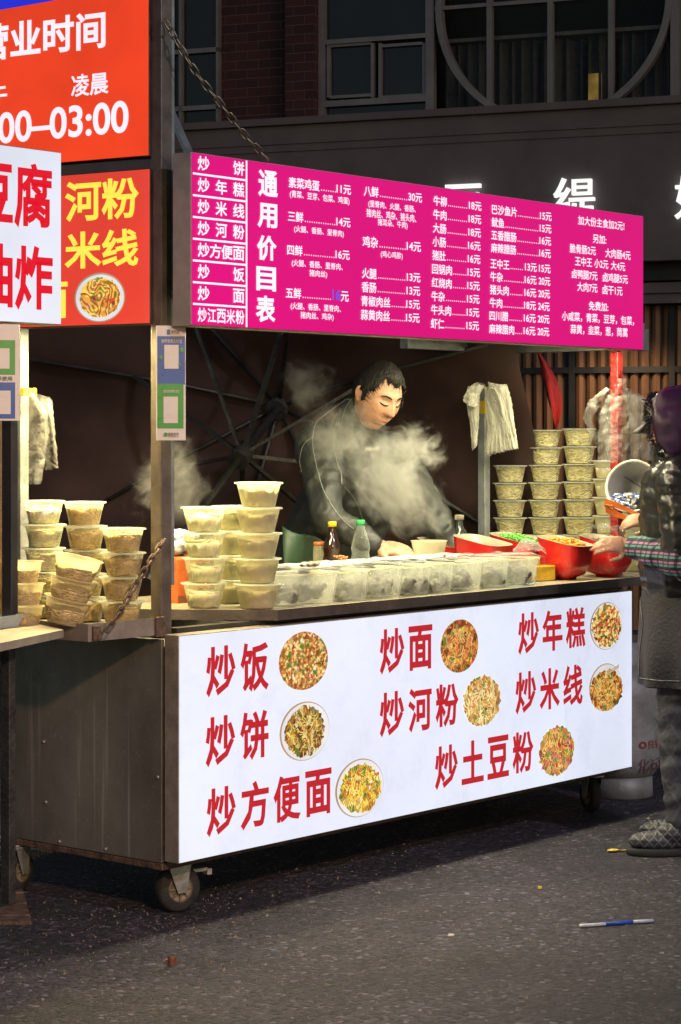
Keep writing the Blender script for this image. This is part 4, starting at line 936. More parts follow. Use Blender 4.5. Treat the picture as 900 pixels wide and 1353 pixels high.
ORD = ['topmost', 'second from the top', 'third from the top', 'fourth from the top', 'fifth from the top', 'sixth from the top', 'seventh from the top', 'lowest']
def stack(px, fwd, zb, n, wpx, pitch, kind, where, milky=False, kinds=None, jit=.003, lid=True):
    b = at(px, HOR, fwd); s = wpx * fwd / FPX / .147
    for i in range(n):
        od = ORD[n - 1 - i] if i else 'lowest'
        k = (kinds[n - 1 - i] if kinds else kind)
        what = {'noodle': 'rice noodles', 'amber': 'amber noodles', 'wide': 'wide pale noodles', 'rice': 'white rice', 'pale': 'pale noodles', 'low': 'amber noodles'}[k]
        tub(k, (b.x + random.uniform(-jit, jit), b.y + random.uniform(-jit, jit), zb + i * pitch), s, random.uniform(0, 6.28), 'tub of %s, %s in %s' % (what, od.replace('the top', 'top'), where), 'tubs of cooked noodles and rice in stacks', milky, lid, zs=pitch / .077 / s)
stack(58, 6.74, .889, 5, 57, .0722, 'rice', 'the far left stack of the side shelf', kinds=['rice', 'pale', 'pale', 'noodle', 'noodle'])
stack(113, 6.62, .889, 5, 58, .0722, 'amber', 'the stack behind the tilted tubs')
stack(162, 6.50, .889, 4, 61, .0717, 'amber', 'the stack left of the corner post')
stack(32, 6.40, .889, 3, 56, .0655, 'low', 'the short stack beside the black post', milky=True, lid=False)
b = at(84, HOR, 6.38)
vt = (RT * .22 + Vector((0, 0, .975))).normalized()
for i in range(3):
    p = Vector((b.x, b.y, .889)) + vt * i * .062; p = p - RT * .0 + Vector((0, 0, .012))
    o = tub('low', p, 1.03, 0, '%s of three nested noodle tubs leaning over on the side shelf' % ['lowest', 'middle', 'topmost'][i], 'tubs of cooked noodles and rice in stacks', True, False)
    axr = FW.normalized(); o.rotation_mode = 'QUATERNION'; o.rotation_quaternion = Matrix.Rotation(.225, 3, axr).to_quaternion()
    if vt.dot(o.rotation_quaternion @ Vector((0, 0, 1))) < .99: o.rotation_quaternion = Matrix.Rotation(-.225, 3, axr).to_quaternion() if False else Matrix.Rotation(.225, 3, -axr).to_quaternion()
stack(270, 6.93, .906, 4, 62, .0795, 'wide', 'the counter stack of four', milky=False)
stack(341, 6.90, .906, 5, 65, .0794, 'pale', 'the counter stack of five', milky=True)
stack(308, 7.12, .906, 4, 58, .079, 'pale', 'the stack hidden behind two counter stacks', milky=True)
stack(674, 8.90, .905, 6, 45, .0705, 'noodle', 'the short stack right of the middle post')
stack(721, 8.90, .905, 8, 45, .0708, 'noodle', 'the left of the two tallest stacks')
stack(766, 8.88, .905, 8, 46, .0715, 'noodle', 'the right of the two tallest stacks')
stack(804, 8.86, .905, 6, 44, .074, 'rice', 'the white stack behind the red-taped post', milky=True)
stack(842, 8.80, .905, 4, 46, .065, 'rice', 'the stack under the white bucket', milky=True)

# --- tubs in a row along the counter edge, wrapped in film
edges = [367, 453, 493, 538, 576, 604, 644, 678, 717]
for i, (xa, xb) in enumerate(zip(edges, edges[1:])):
    a = onY(xa + 1, HOR, .035).x; b_ = onY(xb - 1, HOR, .035).x; w_ = b_ - a; ys = .155; z0 = .906; hh = .101 - .004 * (i % 2)
    r = empty('counter_tub', ((a + b_) / 2, .035 + ys / 2, z0), '%s tub in the film wrapped row along the counter edge, counted from the left' % ['first', 'second', 'third', 'fourth', 'fifth', 'sixth', 'seventh', 'last'][i], 'plastic tub', 'film covered tubs along the counter edge')
    def rr(s, z, ox=0):
        cx, cy = (a + b_) / 2, .035 + ys / 2; P = []
        hx, hy = w_ / 2 * s, ys / 2 * s; rc = min(hx, hy) * .35
        for qx, qy, a0 in ((1, 1, 0), (-1, 1, 90), (-1, -1, 180), (1, -1, 270)):
            for k in range(5):
                an = math.radians(a0 + k * 22.5); P.append(Vector((cx + qx * (hx - rc) + rc * math.cos(an), cy + qy * (hy - rc) + rc * math.sin(an), z)))
        return P
    m = MB(); m.rings([rr(.86, z0), rr(.90, z0 + .01), rr(1.0, z0 + hh), rr(.97, z0 + hh), rr(.86, z0 + .008)], 0, True, True); m.build('tub', 'tub_grey', r)
    m = MB(); m.tube([p - Vector((0, 0, .001)) for p in rr(1.015, z0 + hh)], .0028, 6, closed=True); m.build('rim', 'tub_milky', r)
    m = MB()
    for k in range(26):
        m.ball(((a + b_) / 2 + random.uniform(-.32, .32) * w_, .035 + ys * random.uniform(.12, .6), z0 + random.uniform(.016, .058)), (random.uniform(.016, .028), random.uniform(.012, .02), random.uniform(.012, .02)), n=8, m=6)
    me = remesh(m, .005, 2, lambda c, n: .004 * noise.noise(c * 90)); me.polygons.foreach_set('use_smooth', [True] * len(me.polygons)); mesh_child('food', me, 'grey_food', r)
    # crinkled film pulled over the tub
    m = MB(); rows = []
    for v in range(15):
        t = v / 14; row = []
        for u in range(19):
            s = u / 18; x = a - .004 + (w_ + .008) * s
            if t < .45: q = .72 + .28 * t / .45 - .25 * max(0, noise.noise(Vector((x * 18, 1.5, i * .7)))) * (1 - t / .45); y = .024 + .006 * math.sin(s * 9 + i) * (1 - q) + .010 * noise.noise(Vector((x * 30, q * 4, i))); z = z0 + .012 + (hh - .006) * q + .012 * (1 - q) * noise.noise(Vector((x * 14, 3, i)))
            else: q = (t - .45) / .55; y = .030 + (ys + .005) * q; z = z0 + hh + .009 + .009 * math.sin(s * PI) * 1 + .012 * noise.noise(Vector((x * 22, y * 22, i)))
            row.append((x, y, z))
        rows.append(row)
    m.rings(rows, 0, False, False, True, closed=False); m.build('film', 'film', r)
M['box_grey'] = nmat('grey_milky_box', (.22, .22, .19), .4, 0, .4, 14)
# second row: wide flat boxes under one milky sheet
x0, x1 = onY(372, HOR, .27).x, onY(598, HOR, .26).x
for i in range(6):
    a = x0 + (x1 - x0) * i / 6 + .006; b_ = x0 + (x1 - x0) * (i + 1) / 6 - .006
    m = MB(); m.box((a, .20, .906), (b_, .345, 1.005)); o = m.build('food_box', 'box_grey', None, .01); tag(o, '%s white food box under the milky sheet, counted from the left counter stacks' % ['first', 'second', 'third', 'fourth', 'fifth', 'last'][i], 'food box', 'white boxes behind the front row of tubs')
m = MB(); rows = []
for v in range(12):
    row = []
    for u in range(90):
        x = x0 - .01 + (x1 - x0 + .03) * u / 89; y = .17 + .19 * v / 11
        row.append((x, y, 1.018 + .008 * noise.noise(Vector((x * 9, y * 16, 1))) + .005 * noise.noise(Vector((x * 35, y * 35, 1))) - (.02 if v == 11 else 0)))
    rows.append(row)
m.rings(rows, 0, False, False, True, closed=False); o = m.build('plastic_sheet', nmat('milky_sheet', (.46, .48, .45), .3, 0, .12, 6, .6, 25)); tag(o, 'milky plastic sheet laid over the white boxes on the counter', 'plastic sheet')
m = MB(); rows = []
for v in range(10):
    row = []
    for u in range(22):
        s = u / 21; t = v / 9; p = onY(678 + 44 * s, HOR, .06 + .16 * t); hump = math.sin(s * PI * .9 + .3) * math.sin(t * PI * .8 + .3)
        row.append((p.x, p.y, 1.012 + .055 * hump + .014 * noise.noise(Vector((p.x * 25, p.y * 25, 5)))))
    rows.append(row)
m.rings(rows, 0, False, False, True, closed=False); o = m.build('loose_film', 'film'); tag(o, 'crumpled clear film bunched up at the right end of the counter tubs', 'plastic film')
def heap(name, px, py, z, w, h, n, mat, label, cat):
    c = onZ(px, py, z); m = MB()
    for k in range(n): m.ball(c + Vector((random.gauss(0, w), random.gauss(0, w * .6), random.uniform(0, h))), (random.uniform(.003, .007), random.uniform(.003, .006), random.uniform(.002, .004)), n=6, m=4)
    return tag(m.build(name, mat), label, cat)
M['peanut'] = nmat('orange_brown_crumbs', (.45, .2, .05), .6, 0, .5, 80)
heap('crumbs', 450, 739, 1.03, .012, .012, 40, 'peanut', 'small heap of orange-brown fried crumbs on the milky sheet', 'food')
heap('crumbs', 400, 748, 1.03, .006, .005, 12, 'mince', 'few dark crumbs on the milky sheet near the left stacks', 'food')
m = MB(); c = onZ(415, 748, 1.032)
for k in range(7): m.ball(c + Vector((-.035 + k * .013, -.01 + k * .006, .006 + .003 * math.sin(k))), (.014, .011, .008), n=8, m=5)
me = remesh(m, .003, 2, lambda c, n: .0015 * noise.noise(c * 120)); o = mobj('mushroom', me); me.materials.append(nmat('mushroom', (.34, .27, .2), .5, 0, .6, 60)); tag(o, 'brown and grey slice of mushroom lying on the milky sheet', 'mushroom')
heap('crumb', 588, 735, 1.03, .002, .004, 4, 'mince', 'single dark crumb on the milky sheet before the bowl', 'food')
# amber taped box and leaflet at the right end
M['amber_tape'] = nmat('amber_tape', (.62, .36, .03), .2, 0, .35, 14, .3, 40)
c = onZ(722, 768, .906); R_ = Matrix.Rotation(math.radians(-12), 3, 'Z')
m = MB(); m.box((-.045, -.03, 0), (.06, .03, .058), R=R_, c=c + Vector((0, .035, 0))); m.box((-.05, -.012, .058), (-.0, .02, .092), R=R_, c=c + Vector((0, .035, 0)))
tag(m.build('taped_box', 'amber_tape', None, .005), 'small box wrapped in amber tape at the end of the counter tubs', 'box')
P = [onZ(658, 775, .907), onZ(700, 773.5, .907), onZ(714, 769, .907), onZ(676, 771, .907)]; m = MB(); m.add([(p.x, p.y, .9068) for p in P] + [(p.x, p.y, .9058) for p in P], [(0, 1, 2, 3), (7, 6, 5, 4), (0, 4, 5, 1), (1, 5, 6, 2), (2, 6, 7, 3), (3, 7, 4, 0)])
tag(m.build('leaflet', nmat('blue_leaflet', (.12, .32, .42), .35, 0, .6, 40, col2=(.5, .5, .42))), 'thin blue and white leaflet on the counter edge before the tubs', 'leaflet')

# --- bottles, jars and bowl
def bottle(px, fwd, zb, h, r, name, mats, prof, cap, label, fill=None, cat='bottle'):
    b = at(px, HOR, fwd); loc = Vector((b.x, b.y, zb)); e = empty(name, loc, label, cat)
    m = MB(); m.lathe([(a * r, z * h) for a, z in prof], loc, 20, cap0=True); m.build('body', mats[0], e)
    if fill: m = MB(); m.lathe([(a * r * .93, z * h) for a, z in prof if z < fill] + [(.93 * r * .96, fill * h), (.0005, fill * h)], loc + Vector((0, 0, .002)), 20, cap0=True); m.build('liquid', mats[2], e)
    m = MB(); m.lathe([(cap * r, h * .93), (cap * r, h * 1.0), (cap * r * .9, h * 1.01), (.0005, h * 1.01)], loc, 18, cap0=True); m.build('cap', mats[1], e); return e
M['soy'] = nmat('soy_sauce', (.02, .008, .004), .12, 0, .3, 8, spec=.7); M['ybox'] = nmat('yellow_cap', (.75, .55, .02), .35, 0, .1, 8); M['gcap'] = nmat('green_cap', (.03, .42, .10), .35, 0, .1, 8)
M['water'] = plastic('water', (.45, .5, .45, 1), .90, .05, .1, 30); M['pet'] = plastic('bottle_plastic', (.6, .65, .6, 1), .88, .08, .5, 40); M['orange_cap'] = nmat('orange_jar_cap', (.62, .16, .04), .4, 0, .1, 9)
BP = [(.95, 0), (1, .03), (.94, .12), (1, .16), (.94, .24), (1, .3), (1, .42), (.9, .5), (1, .58), (.92, .66), (.62, .78), (.42, .86), (.40, .95)]
bottle(439, 7.92, .906, .230, .034, 'sauce_bottle', ('soy', 'ybox'), BP, .46, 'dark soy sauce bottle with a yellow cap on the counter', None)
bottle(476.5, 7.92, .906, .236, .0345, 'water_bottle', ('pet', 'gcap', 'water'), BP[:10] + [(.70, .78), (.42, .88), (.40, .95)], .48, 'clear water bottle with a green cap beside the soy sauce', .52)
JP = [(.9, 0), (1, .05), (1, .35), (.96, .4), (1, .45), (1, .8), (.9, .92)]
bottle(421.5, 7.98, .906, .155, .0215, 'spice_jar', ('tub_milky', 'orange_cap'), JP, .98, 'small spice jar with an orange lid left of the soy sauce bottle', None, 'jar')
bottle(494, 8.05, .906, .160, .0215, 'spice_jar', ('tub_milky', 'orange_cap'), JP, .98, 'small spice jar with a reddish lid between the water bottle and the hand', None, 'jar')
M['dark_glass'] = nmat('dark_bottle_glass', (.03, .035, .03), .1, 0, .3, 9, spec=.7)
bottle(607, 8.45, .906, .235, .042, 'oil_bottle', ('dark_glass', 'tub_milky'), [(.95, 0), (1, .04), (1, .5), (.9, .66), (.5, .78), (.34, .84), (.34, .95)], .42, 'dark glass oil bottle behind the first red bin', None)
b = at(567, HOR, 8.2); loc = Vector((b.x, b.y, .967)); m = MB(); m.lathe([(.0, 0), (.045, .0), (.05, .004), (.066, .085), (.069, .086), (.069, .090), (.062, .088), (.046, .006), (0, .005)], loc, 32); o = m.build('bowl', 'tub_milky'); tag(o, 'empty translucent plastic bowl standing in the steam before the cook', 'bowl')
m = MB(); m.lathe([(.11, 0), (.14, .05), (.15, .06), (.145, .06), (.10, .006), (0, .004)], (b.x, b.y, .906), 32, cap0=True); tag(m.build('wok', 'dark_steel'), 'low black pan under the steam on the counter', 'pan')

# --- red seasoning bins
def bin_meshes():
    def ring(sx, sy, z, sl):
        P = []
        for k in range(32):
            a = 2 * PI * k / 32; c, s = math.cos(a), math.sin(a); e = .55; x = sx * math.copysign(abs(c) ** e, c); y = sy * math.copysign(abs(s) ** e, s); P.append(Vector((x, y, z - sl * x)))
        return P
    o = MB(); o.rings([ring(.035, .03, 0, 0), ring(.036, .032, .008, 0), ring(.062, .056, .018, 0), ring(.082, .070, .055, .05), ring(.088, .075, .10, .12), ring(.090, .077, .132, .19), ring(.0915, .0785, .135, .19)], 0, True, False)
    i = MB(); i.rings([ring(.0915, .0785, .1352, .19), ring(.084, .072, .1352, .19), ring(.080, .068, .10, .12), ring(.06, .055, .03, .05)], 0, False, True)
    return o.mesh('bin', ['red_plastic']), i.mesh('liner', ['cream_plastic'])
BO, BI = bin_meshes()
def redbin(x, y, yaw, label, food=None, s=1.0, n=60, lvl=.085):
    r = mobj('seasoning_bin', BO); r.location = (x, y, .906); r.rotation_euler = (0, 0, math.radians(yaw)); r.scale = (s, s, s); tag(r, label, 'seasoning bin', 'red seasoning bins along the right of the counter')
    mobj('liner', BI, r)
    if food:
        m = MB(); rn = random.Random(int(x * 1000))
        m.ball((-.005, 0, lvl - .03), (.068, .058, .035), n=14, m=8)
        for k in range(n):
            a = rn.uniform(0, 2 * PI); q = math.sqrt(rn.random()); px_, py_ = .066 * q * math.cos(a), .056 * q * math.sin(a); c = Vector((px_, py_, lvl - .19 * px_ * .8 + rn.uniform(-.004, .012) - .01 * q))
            if food == 'carrot': d = Vector((rn.uniform(-1, 1), rn.uniform(-1, 1), rn.uniform(-.3, .3))).normalized() * .014; m.tube([c - d, c + Vector((0, 0, .003)), c + d], .0022, 4)
            else: m.ball(c, (rn.uniform(.003, .006),) * 3, n=5, m=3)
        f = mobj('filling', m.mesh('filling', [{'carrot': 'carrot', 'green': 'green_leaf', 'brown': 'mince'}[food]]), r)
redbin(1.973, .335, -90, 'red seasoning bin farthest left, cream inside with a few dark crumbs', 'brown', 1.12, n=14, lvl=.085)
redbin(2.203, .335, -90, 'red seasoning bin filled with chopped green scallions', 'green', 1.12, n=320, lvl=.135)
redbin(2.225, .135, -90, 'red seasoning bin filled with orange shredded carrot', 'carrot', 1.08, n=260, lvl=.130)
redbin(2.455, .10, -90, 'large red seasoning bin at the counter corner below the clear bag in the hand', 'brown', 1.06, n=120, lvl=.125)
redbin(2.02, .56, -90, 'red seasoning bin in the back row behind the scallions', 'brown', n=120, lvl=.12)
redbin(2.21, .55, -90, 'red seasoning bin with orange carrot in the back row', 'carrot', lvl=.125, n=120)
redbin(2.40, .40, -90, 'red seasoning bin in the back row nearest the red-taped post', 'brown')

# --- packs behind the corner post
m = MB(); a = onY(226, HOR, .45).x
m.box((a, .42, .832), (a + .16, .52, 1.055)); o = m.build('noodle_pack', nmat('orange_pack', (.55, .12, .03), .4, 0, .35, 12, .3, 30), None, .008); tag(o, 'orange-red pack standing behind the corner post beside the counter stacks', 'pack')
m = MB(); m.box((a + .002, .4195, .84), (a + .1, .4199, .93)); m.build('label_patch', nmat('brown_print', (.22, .06, .03), .5, 0, .5, 80), o)
m = MB()
for k in range(26): m.ball((a + .045 + random.gauss(0, .02), .46 + random.gauss(0, .02), 1.075 + random.uniform(-.01, .055)), random.uniform(.016, .026), n=7, m=5)
me = remesh(m, .006, 1, lambda c, n: .004 * noise.noise(c * 60)); o = mobj('snack_bag', me); me.materials.append(nmat('blue_white_bag', (.62, .62, .55), .3, 0, .2, 32, col2=(.04, .12, .42))); tag(o, 'crumpled blue and white plastic bag on top of the orange-red pack', 'plastic bag')

# --- hanging plastic bags
def sheet(curve_l, curve_r, fwd, nz, nu, amp, freq, seed, bulge=.02, pleat=False):
    rows = []
    for v in range(nz):
        t = v / (nz - 1) * (len(curve_l) - 1); i = min(int(t), len(curve_l) - 2); q = t - i
        l = Vector(curve_l[i]).lerp(Vector(curve_l[i + 1]), q); r = Vector(curve_r[i]).lerp(Vector(curve_r[i + 1]), q); row = []
        for u in range(nu):
            s = u / (nu - 1); p = l.lerp(r, s); d = fwd - bulge * math.sin(s * PI) + amp * .7 * noise.noise(Vector((s * freq * .6, v / nz * freq * .6, seed))) + amp * .5 * abs(noise.noise(Vector((s * freq * 2.6 + v * .05, v / nz * freq, seed + 9))))
            if not pleat: d = fwd - bulge * math.sin(s * PI) + amp * .55 * noise.noise(Vector((p.x / 20, p.y / 24, seed))) + amp * .35 * abs(noise.noise(Vector((p.x / 11 + p.y / 22, p.y / 13, seed + 9))))
            row.append(at(p.x + 1.5 * noise.noise(Vector((v * .8, s * 3, seed))), p.y + 1.5 * noise.noise(Vector((s * 5, 2, seed))), d))
        rows.append(row)
    return rows
def bagset(name, label, layers, mat):
    first = None; e = None
    for k, (cl, cr, fwd, amp, fr, bl) in enumerate(layers):
        m = MB(); m.rings(sheet(cl, cr, fwd, 34, 34, amp, fr, k * 3.3 + len(label), bl, mat == 'bagw'), 0, False, False, True, closed=False)
        if e is None:
            c = at((cl[0][0] + cr[0][0]) / 2, cl[0][1], fwd); e = empty(name, c, label, 'plastic bags')
        o = m.build('bag', mat[k] if isinstance(mat, list) else mat, e); 
        if str(mat).startswith('bagw'): s_ = o.modifiers.new('t', 'SOLIDIFY'); s_.thickness = .0012
    return e
M['yel_tape'] = nmat('yellow_tape', (.75, .52, .03), .35, 0, .15, 30)
e = bagset('hanging_bags', 'bunch of clear plastic bags hanging from the far left post', [
    ([(31, 517), (27, 545), (26, 600), (27, 640)], [(45, 520), (64, 545), (60, 600), (54, 640)], 6.80, .03, 5, .03),
    ([(38, 520), (36, 545), (34, 600), (30, 636)], [(66, 524), (69, 545), (62, 590), (56, 634)], 6.76, .02, 6, .02),
    ([(48, 520), (58, 540), (60, 580), (60, 622)], [(69, 528), (70, 545), (74, 580), (77, 618)], 6.84, .02, 4, .02)], 'bagm')
m = MB(); p = at(33, 518, 6.90); m.box((-.026, -.026, -.012), (.026, .026, .012), c=p, R=Matrix.Identity(3)); m.build('tape', 'yel_tape', e)
lay = [([(618, 510), (617, 535), (622, 565), (624, 596)], [(634, 512), (634, 535), (632, 565), (630, 590)], 8.72, .03, 6, .02)]
for k in range(7): lay.append(([(642 + k * 1.5, 512), (641 + k * 3, 530), (645 + k * 4, 565), (640 + k * 6.2, 600 - k * 1.0)], [(652 + k * 3, 508), (660 + k * 2.6, 528), (657 + k * 4.0, 565), (649 + k * 6.0, 602 - k * 1.5)], 8.72 - k * .012, .02, 5, .01))
lay.append(([(612, 532), (614, 522), (620, 512), (630, 506)], [(630, 540), (632, 530), (634, 520), (640, 510)], 8.68, .02, 6, .01)); lay.append(([(645, 505), (646, 512), (648, 520), (652, 530)], [(662, 508), (670, 516), (672, 524), (668, 536)], 8.68, .02, 6, .01))
M['bagw'] = plastic('white_carrier_bags', (.74, .73, .64, 1), .34, .3, .8, 18, wr=.8)
e = bagset('hanging_bags', 'bundle of milky carrier bags fanned out on the middle post', lay, 'bagw')
m = MB(); p = at(635.5, 538, 8.84); R_ = Matrix.Rotation(0, 3, 'Z'); 
pm = Vector((2.47 + .018, YB - .05 + .018, p.z)); m.box((-.021, -.021, -.026), (.021, .021, .026), R=R_, c=pm); m.box((-.020, -.020, .075), (.020, .020, .081), R=R_, c=pm); m.build('tape', 'yel_tape', e)
e = bagset('hanging_bags', 'bunch of clear food bags hanging on the red-taped post', [
    ([(800, 512), (778, 530), (770, 552), (792, 600)], [(812, 516), (806, 535), (812, 556), (822, 590)], 8.42, .05, 5, .03),
    ([(804, 522), (793, 545), (790, 585), (790, 612)], [(832, 512), (862, 540), (864, 575), (862, 608)], 8.28, .05, 7, .05),
    ([(815, 524), (800, 545), (796, 580), (806, 612)], [(846, 520), (870, 548), (862, 580), (858, 604)], 8.22, .04, 6, .04),
    ([(822, 520), (826, 535), (832, 550), (826, 572)], [(850, 524), (866, 542), (856, 560), (868, 575)], 8.16, .03, 5, .02),
    ([(816, 500), (818, 506), (816, 512), (812, 520)], [(828, 500), (826, 506), (828, 512), (836, 520)], 8.3, .01, 5, .01)], 'bagm')
# --- white bucket of candy sized packets, lying tilted
Bc = at(836, 643, 8.24); axis = (-RT * .36 - FW * .84 + Vector((0, 0, .30))).normalized(); Rb = axis.to_track_quat('Z', 'Y').to_matrix()
bk = empty('white_bucket', Bc - axis * .13, 'white plastic bucket tilted towards us with blue sauce packets inside', 'bucket')
base = Bc - axis * .14
m = MB(); m.lathe([(0, 0), (.082, 0), (.085, .004), (.098, .14), (.104, .141), (.104, .150), (.096, .150), (.093, .14), (.080, .008), (0, .006)], base, 40, R=Rb); m.build('pail', 'white_plastic', bk)
m = MB(); rn = random.Random(3)
M['pk_blue'] = nmat('packet_blue', (.10, .16, .5), .3, 0, .2, 60); M['pk_white'] = nmat('packet_white', (.65, .68, .75), .3, 0, .2, 60); M['pk_cream'] = nmat('packet_cream', (.6, .55, .35), .3, 0, .2, 60)
dn = (Vector((0, 0, -1)) - axis * Vector((0, 0, -1)).dot(axis)).normalized(); sd = axis.cross(dn)
k = 0; lvl = Bc.z - .030
while k < 330:
    a, q, d_ = rn.uniform(-.09, .09), rn.uniform(-.09, .09), rn.uniform(.012, .142)
    if math.hypot(a, q) > .080 + .012 * d_ / .14: continue
    p = base + sd * a + dn * q + axis * d_
    top_ = lvl - .012 * noise.noise(p * 20)
    if p.z > top_ or (p.z < top_ - .022 and d_ < .13): continue
    k += 1; RR = Matrix.Rotation(rn.uniform(0, 6), 3, 'Z') @ Matrix.Rotation(rn.uniform(0, 3), 3, 'X')
    m.box((-.007, -.004, -.002), (.007, .004, .002), rn.choice((0, 0, 1, 1, 2)), R=RR, c=p)
m.build('packets', ['pk_blue', 'pk_white', 'pk_cream'], bk)
m = MB(); p1 = base + axis * .03 + sd * .02 - dn * .02; p2 = base + axis * .10 - sd * .045 - dn * .05; m.bar(p1, p2, .012, .002); m.build('spoon', 'dark_steel', bk)

# --- gas cylinder behind the right castor
g0 = at(822, HOR, 8.85); gx = Vector((g0.x, g0.y, 0)); gc = empty('gas_cylinder', gx, 'scuffed pale gas cylinder with faded red characters behind the cart end', 'gas cylinder')
M['cyl'] = nmat('pale_cylinder_paint', (.30, .30, .30), .5, .2, .35, 8, .2, 50); M['faded_red'] = nmat('faded_red_print', (.30, .03, .04), .6, 0, .4, 60)
Rg = .155
m = MB(); m.lathe([(.02, .07), (.09, .072), (.13, .09), (Rg, .13), (Rg + .001, .16), (Rg + .001, .41), (Rg, .44), (.13, .50), (.07, .54), (.03, .55)], gx, 40, cap0=True, cap1=True); m.build('vessel', 'cyl', gc)
m = MB(); m.lathe([(.12, .0), (.125, .002), (.12, .09), (.112, .09), (.112, .0), (.12, 0)], gx, 36); m.build('foot_ring', 'cyl', gc)
m = MB(); m.lathe([(.085, .51), (.085, .62), (.08, .62), (.08, .51)], gx, 30); m.build('collar', 'cyl', gc)
def curved(body, x0, x1, zc, h, mat, rad):
    vs, fs = glyphs(body, .02); xs = [v[0] for v in vs]; ys = [v[1] for v in vs]; a, b, c, d = min(xs), max(xs), min(ys), max(ys)
    vd = math.atan2(-FW.y, -FW.x); P = []
    for v in vs:
        s = x0 + (v[0] - a) / (b - a) * (x1 - x0); an = vd + s / rad; P.append(gx + Vector((math.cos(an) * rad, math.sin(an) * rad, zc - h / 2 + (v[1] - c) / (d - c) * h)))
    m = MB(); m.add(P, fs); return m.build('lettering', mat, gc)
pxm = 8.7 / FPX
zc1 = CH + (HOR - 985) * pxm; zc2 = CH + (HOR - 1005) * pxm
curved('◎良锅', (838 - 822) * pxm, (874 - 822) * pxm * 1.12, zc1, .036, 'faded_red', Rg + .002)
curved('化石油', (837 - 822) * pxm, (885 - 822) * pxm * 1.12, zc2 - .02, .05, nmat('faded_dark_red_print', (.13, .04, .05), .6, 0, .4, 60), Rg + .002)

# --- litter on the road
def gpt(px, py): return onZ(px, py, 0)
p1, p2 = gpt(803, 1127), gpt(835, 1124); d = (p2 - p1).normalized(); sd = Vector((-d.y, d.x, 0))
M['yspoon'] = nmat('yellow_plastic', (.70, .48, .04), .35, 0, .15, 20)
m = MB(); m.rings([[p1 + d * t + sd * w_ * s + Vector((0, 0, .003 + .005 * abs(s) * k)) for s in (-1, 0, 1)] for t, w_, k in ((0, .004, 1), (.012, .012, 1), (.028, .015, 1), (.042, .010, 1), (.052, .004, 0), (.12, .004, 0), (.124, .002, 0))], 0, False, False, True, closed=False)
o = m.build('plastic_spoon', 'yspoon'); s_ = o.modifiers.new('t', 'SOLIDIFY'); s_.thickness = .0025; tag(o, 'yellow plastic spoon lying on the asphalt near the shoes', 'spoon')
p1, p2 = gpt(766, 1226), gpt(863, 1219); m = MB(); z_ = Vector((0, 0, .006)); m.tube([p1 + z_, p1.lerp(p2, .35) + z_], .0052, 10, 0); m.tube([p1.lerp(p2, .351) + z_, p1.lerp(p2, .72) + z_], .0056, 10, 1); m.tube([p1.lerp(p2, .721) + z_, p2 + z_], .0052, 10, 0)
o = m.build('pen', [nmat('clear_pen_barrel', (.55, .6, .68), .2, 0, .2, 40), nmat('blue_pen_grip', (.02, .08, .5), .3)]); tag(o, 'thin clear and blue stick like a pen lying on the asphalt at the lower right', 'pen')
def scrap(px, py, r, mat, name, label, cat, hgt=.008):
    c = gpt(px, py); m = MB(); n = 9; R0 = []; R1 = []
    for k in range(n):
        a = 2 * PI * k / n; q = r * random.uniform(.55, 1.1); R0.append(c + Vector((q * math.cos(a), q * math.sin(a), 0.0005))); R1.append(c + Vector((q * .8 * math.cos(a), q * .8 * math.sin(a), hgt * random.uniform(.4, 1.2))))
    m.rings([R0, R1], 0, True, True, False); return tag(m.build(name, mat), label, cat)
scrap(713, 1174, .009, 'yspoon', 'food_scrap', 'small yellow scrap alone on the asphalt before the light box', 'litter')
scrap(596, 1236, .011, 'pl_white', 'paper_scrap', 'small white paper scrap in the middle of the asphalt', 'litter', .004)
scrap(842, 1130, .014, 'yspoon', 'food_peel', 'pale yellow peel beside the yellow spoon', 'litter', .004)
scrap(853, 1135, .006, 'cream_plastic', 'food_scrap', 'tiny cream scrap right of the pale yellow peel', 'litter', .003)
scrap(815, 1132, .004, 'faded_red', 'food_scrap', 'tiny dark red crumb under the yellow spoon', 'litter', .004)
scrap(228, 1275, .017, nmat('dry_leaf', (.16, .05, .02), .7, 0, .5, 60), 'dry_leaf', 'curled reddish brown dry leaf at the lower left', 'leaf', .022)
scrap(875, 1260, .008, 'cream_plastic', 'food_scrap', 'pale scrap at the lower right edge of the asphalt', 'litter', .004)
m = MB(); P = [onZ(x, y, .0) for x, y in ((-60, 1160), (22, 1150), (42, 1222), (-60, 1222))]
m.add([(p.x, p.y, .010) for p in P] + [(p.x, p.y, .0) for p in P], [(3, 2, 1, 0), (0, 1, 5, 4), (1, 2, 6, 5), (2, 3, 7, 6), (3, 0, 4, 7)])
for k in range(5):
    a, b_ = P[0].lerp(P[3], (k + .5) / 5), P[1].lerp(P[2], (k + .5) / 5); m.bar(a + Vector((0, 0, .012)), b_ + Vector((0, 0, .012)), .008, .004)
tag(m.build('steel_plate', 'rusty'), 'rusty ribbed steel plate on the ground under the neighbouring stall leg', 'steel plate')
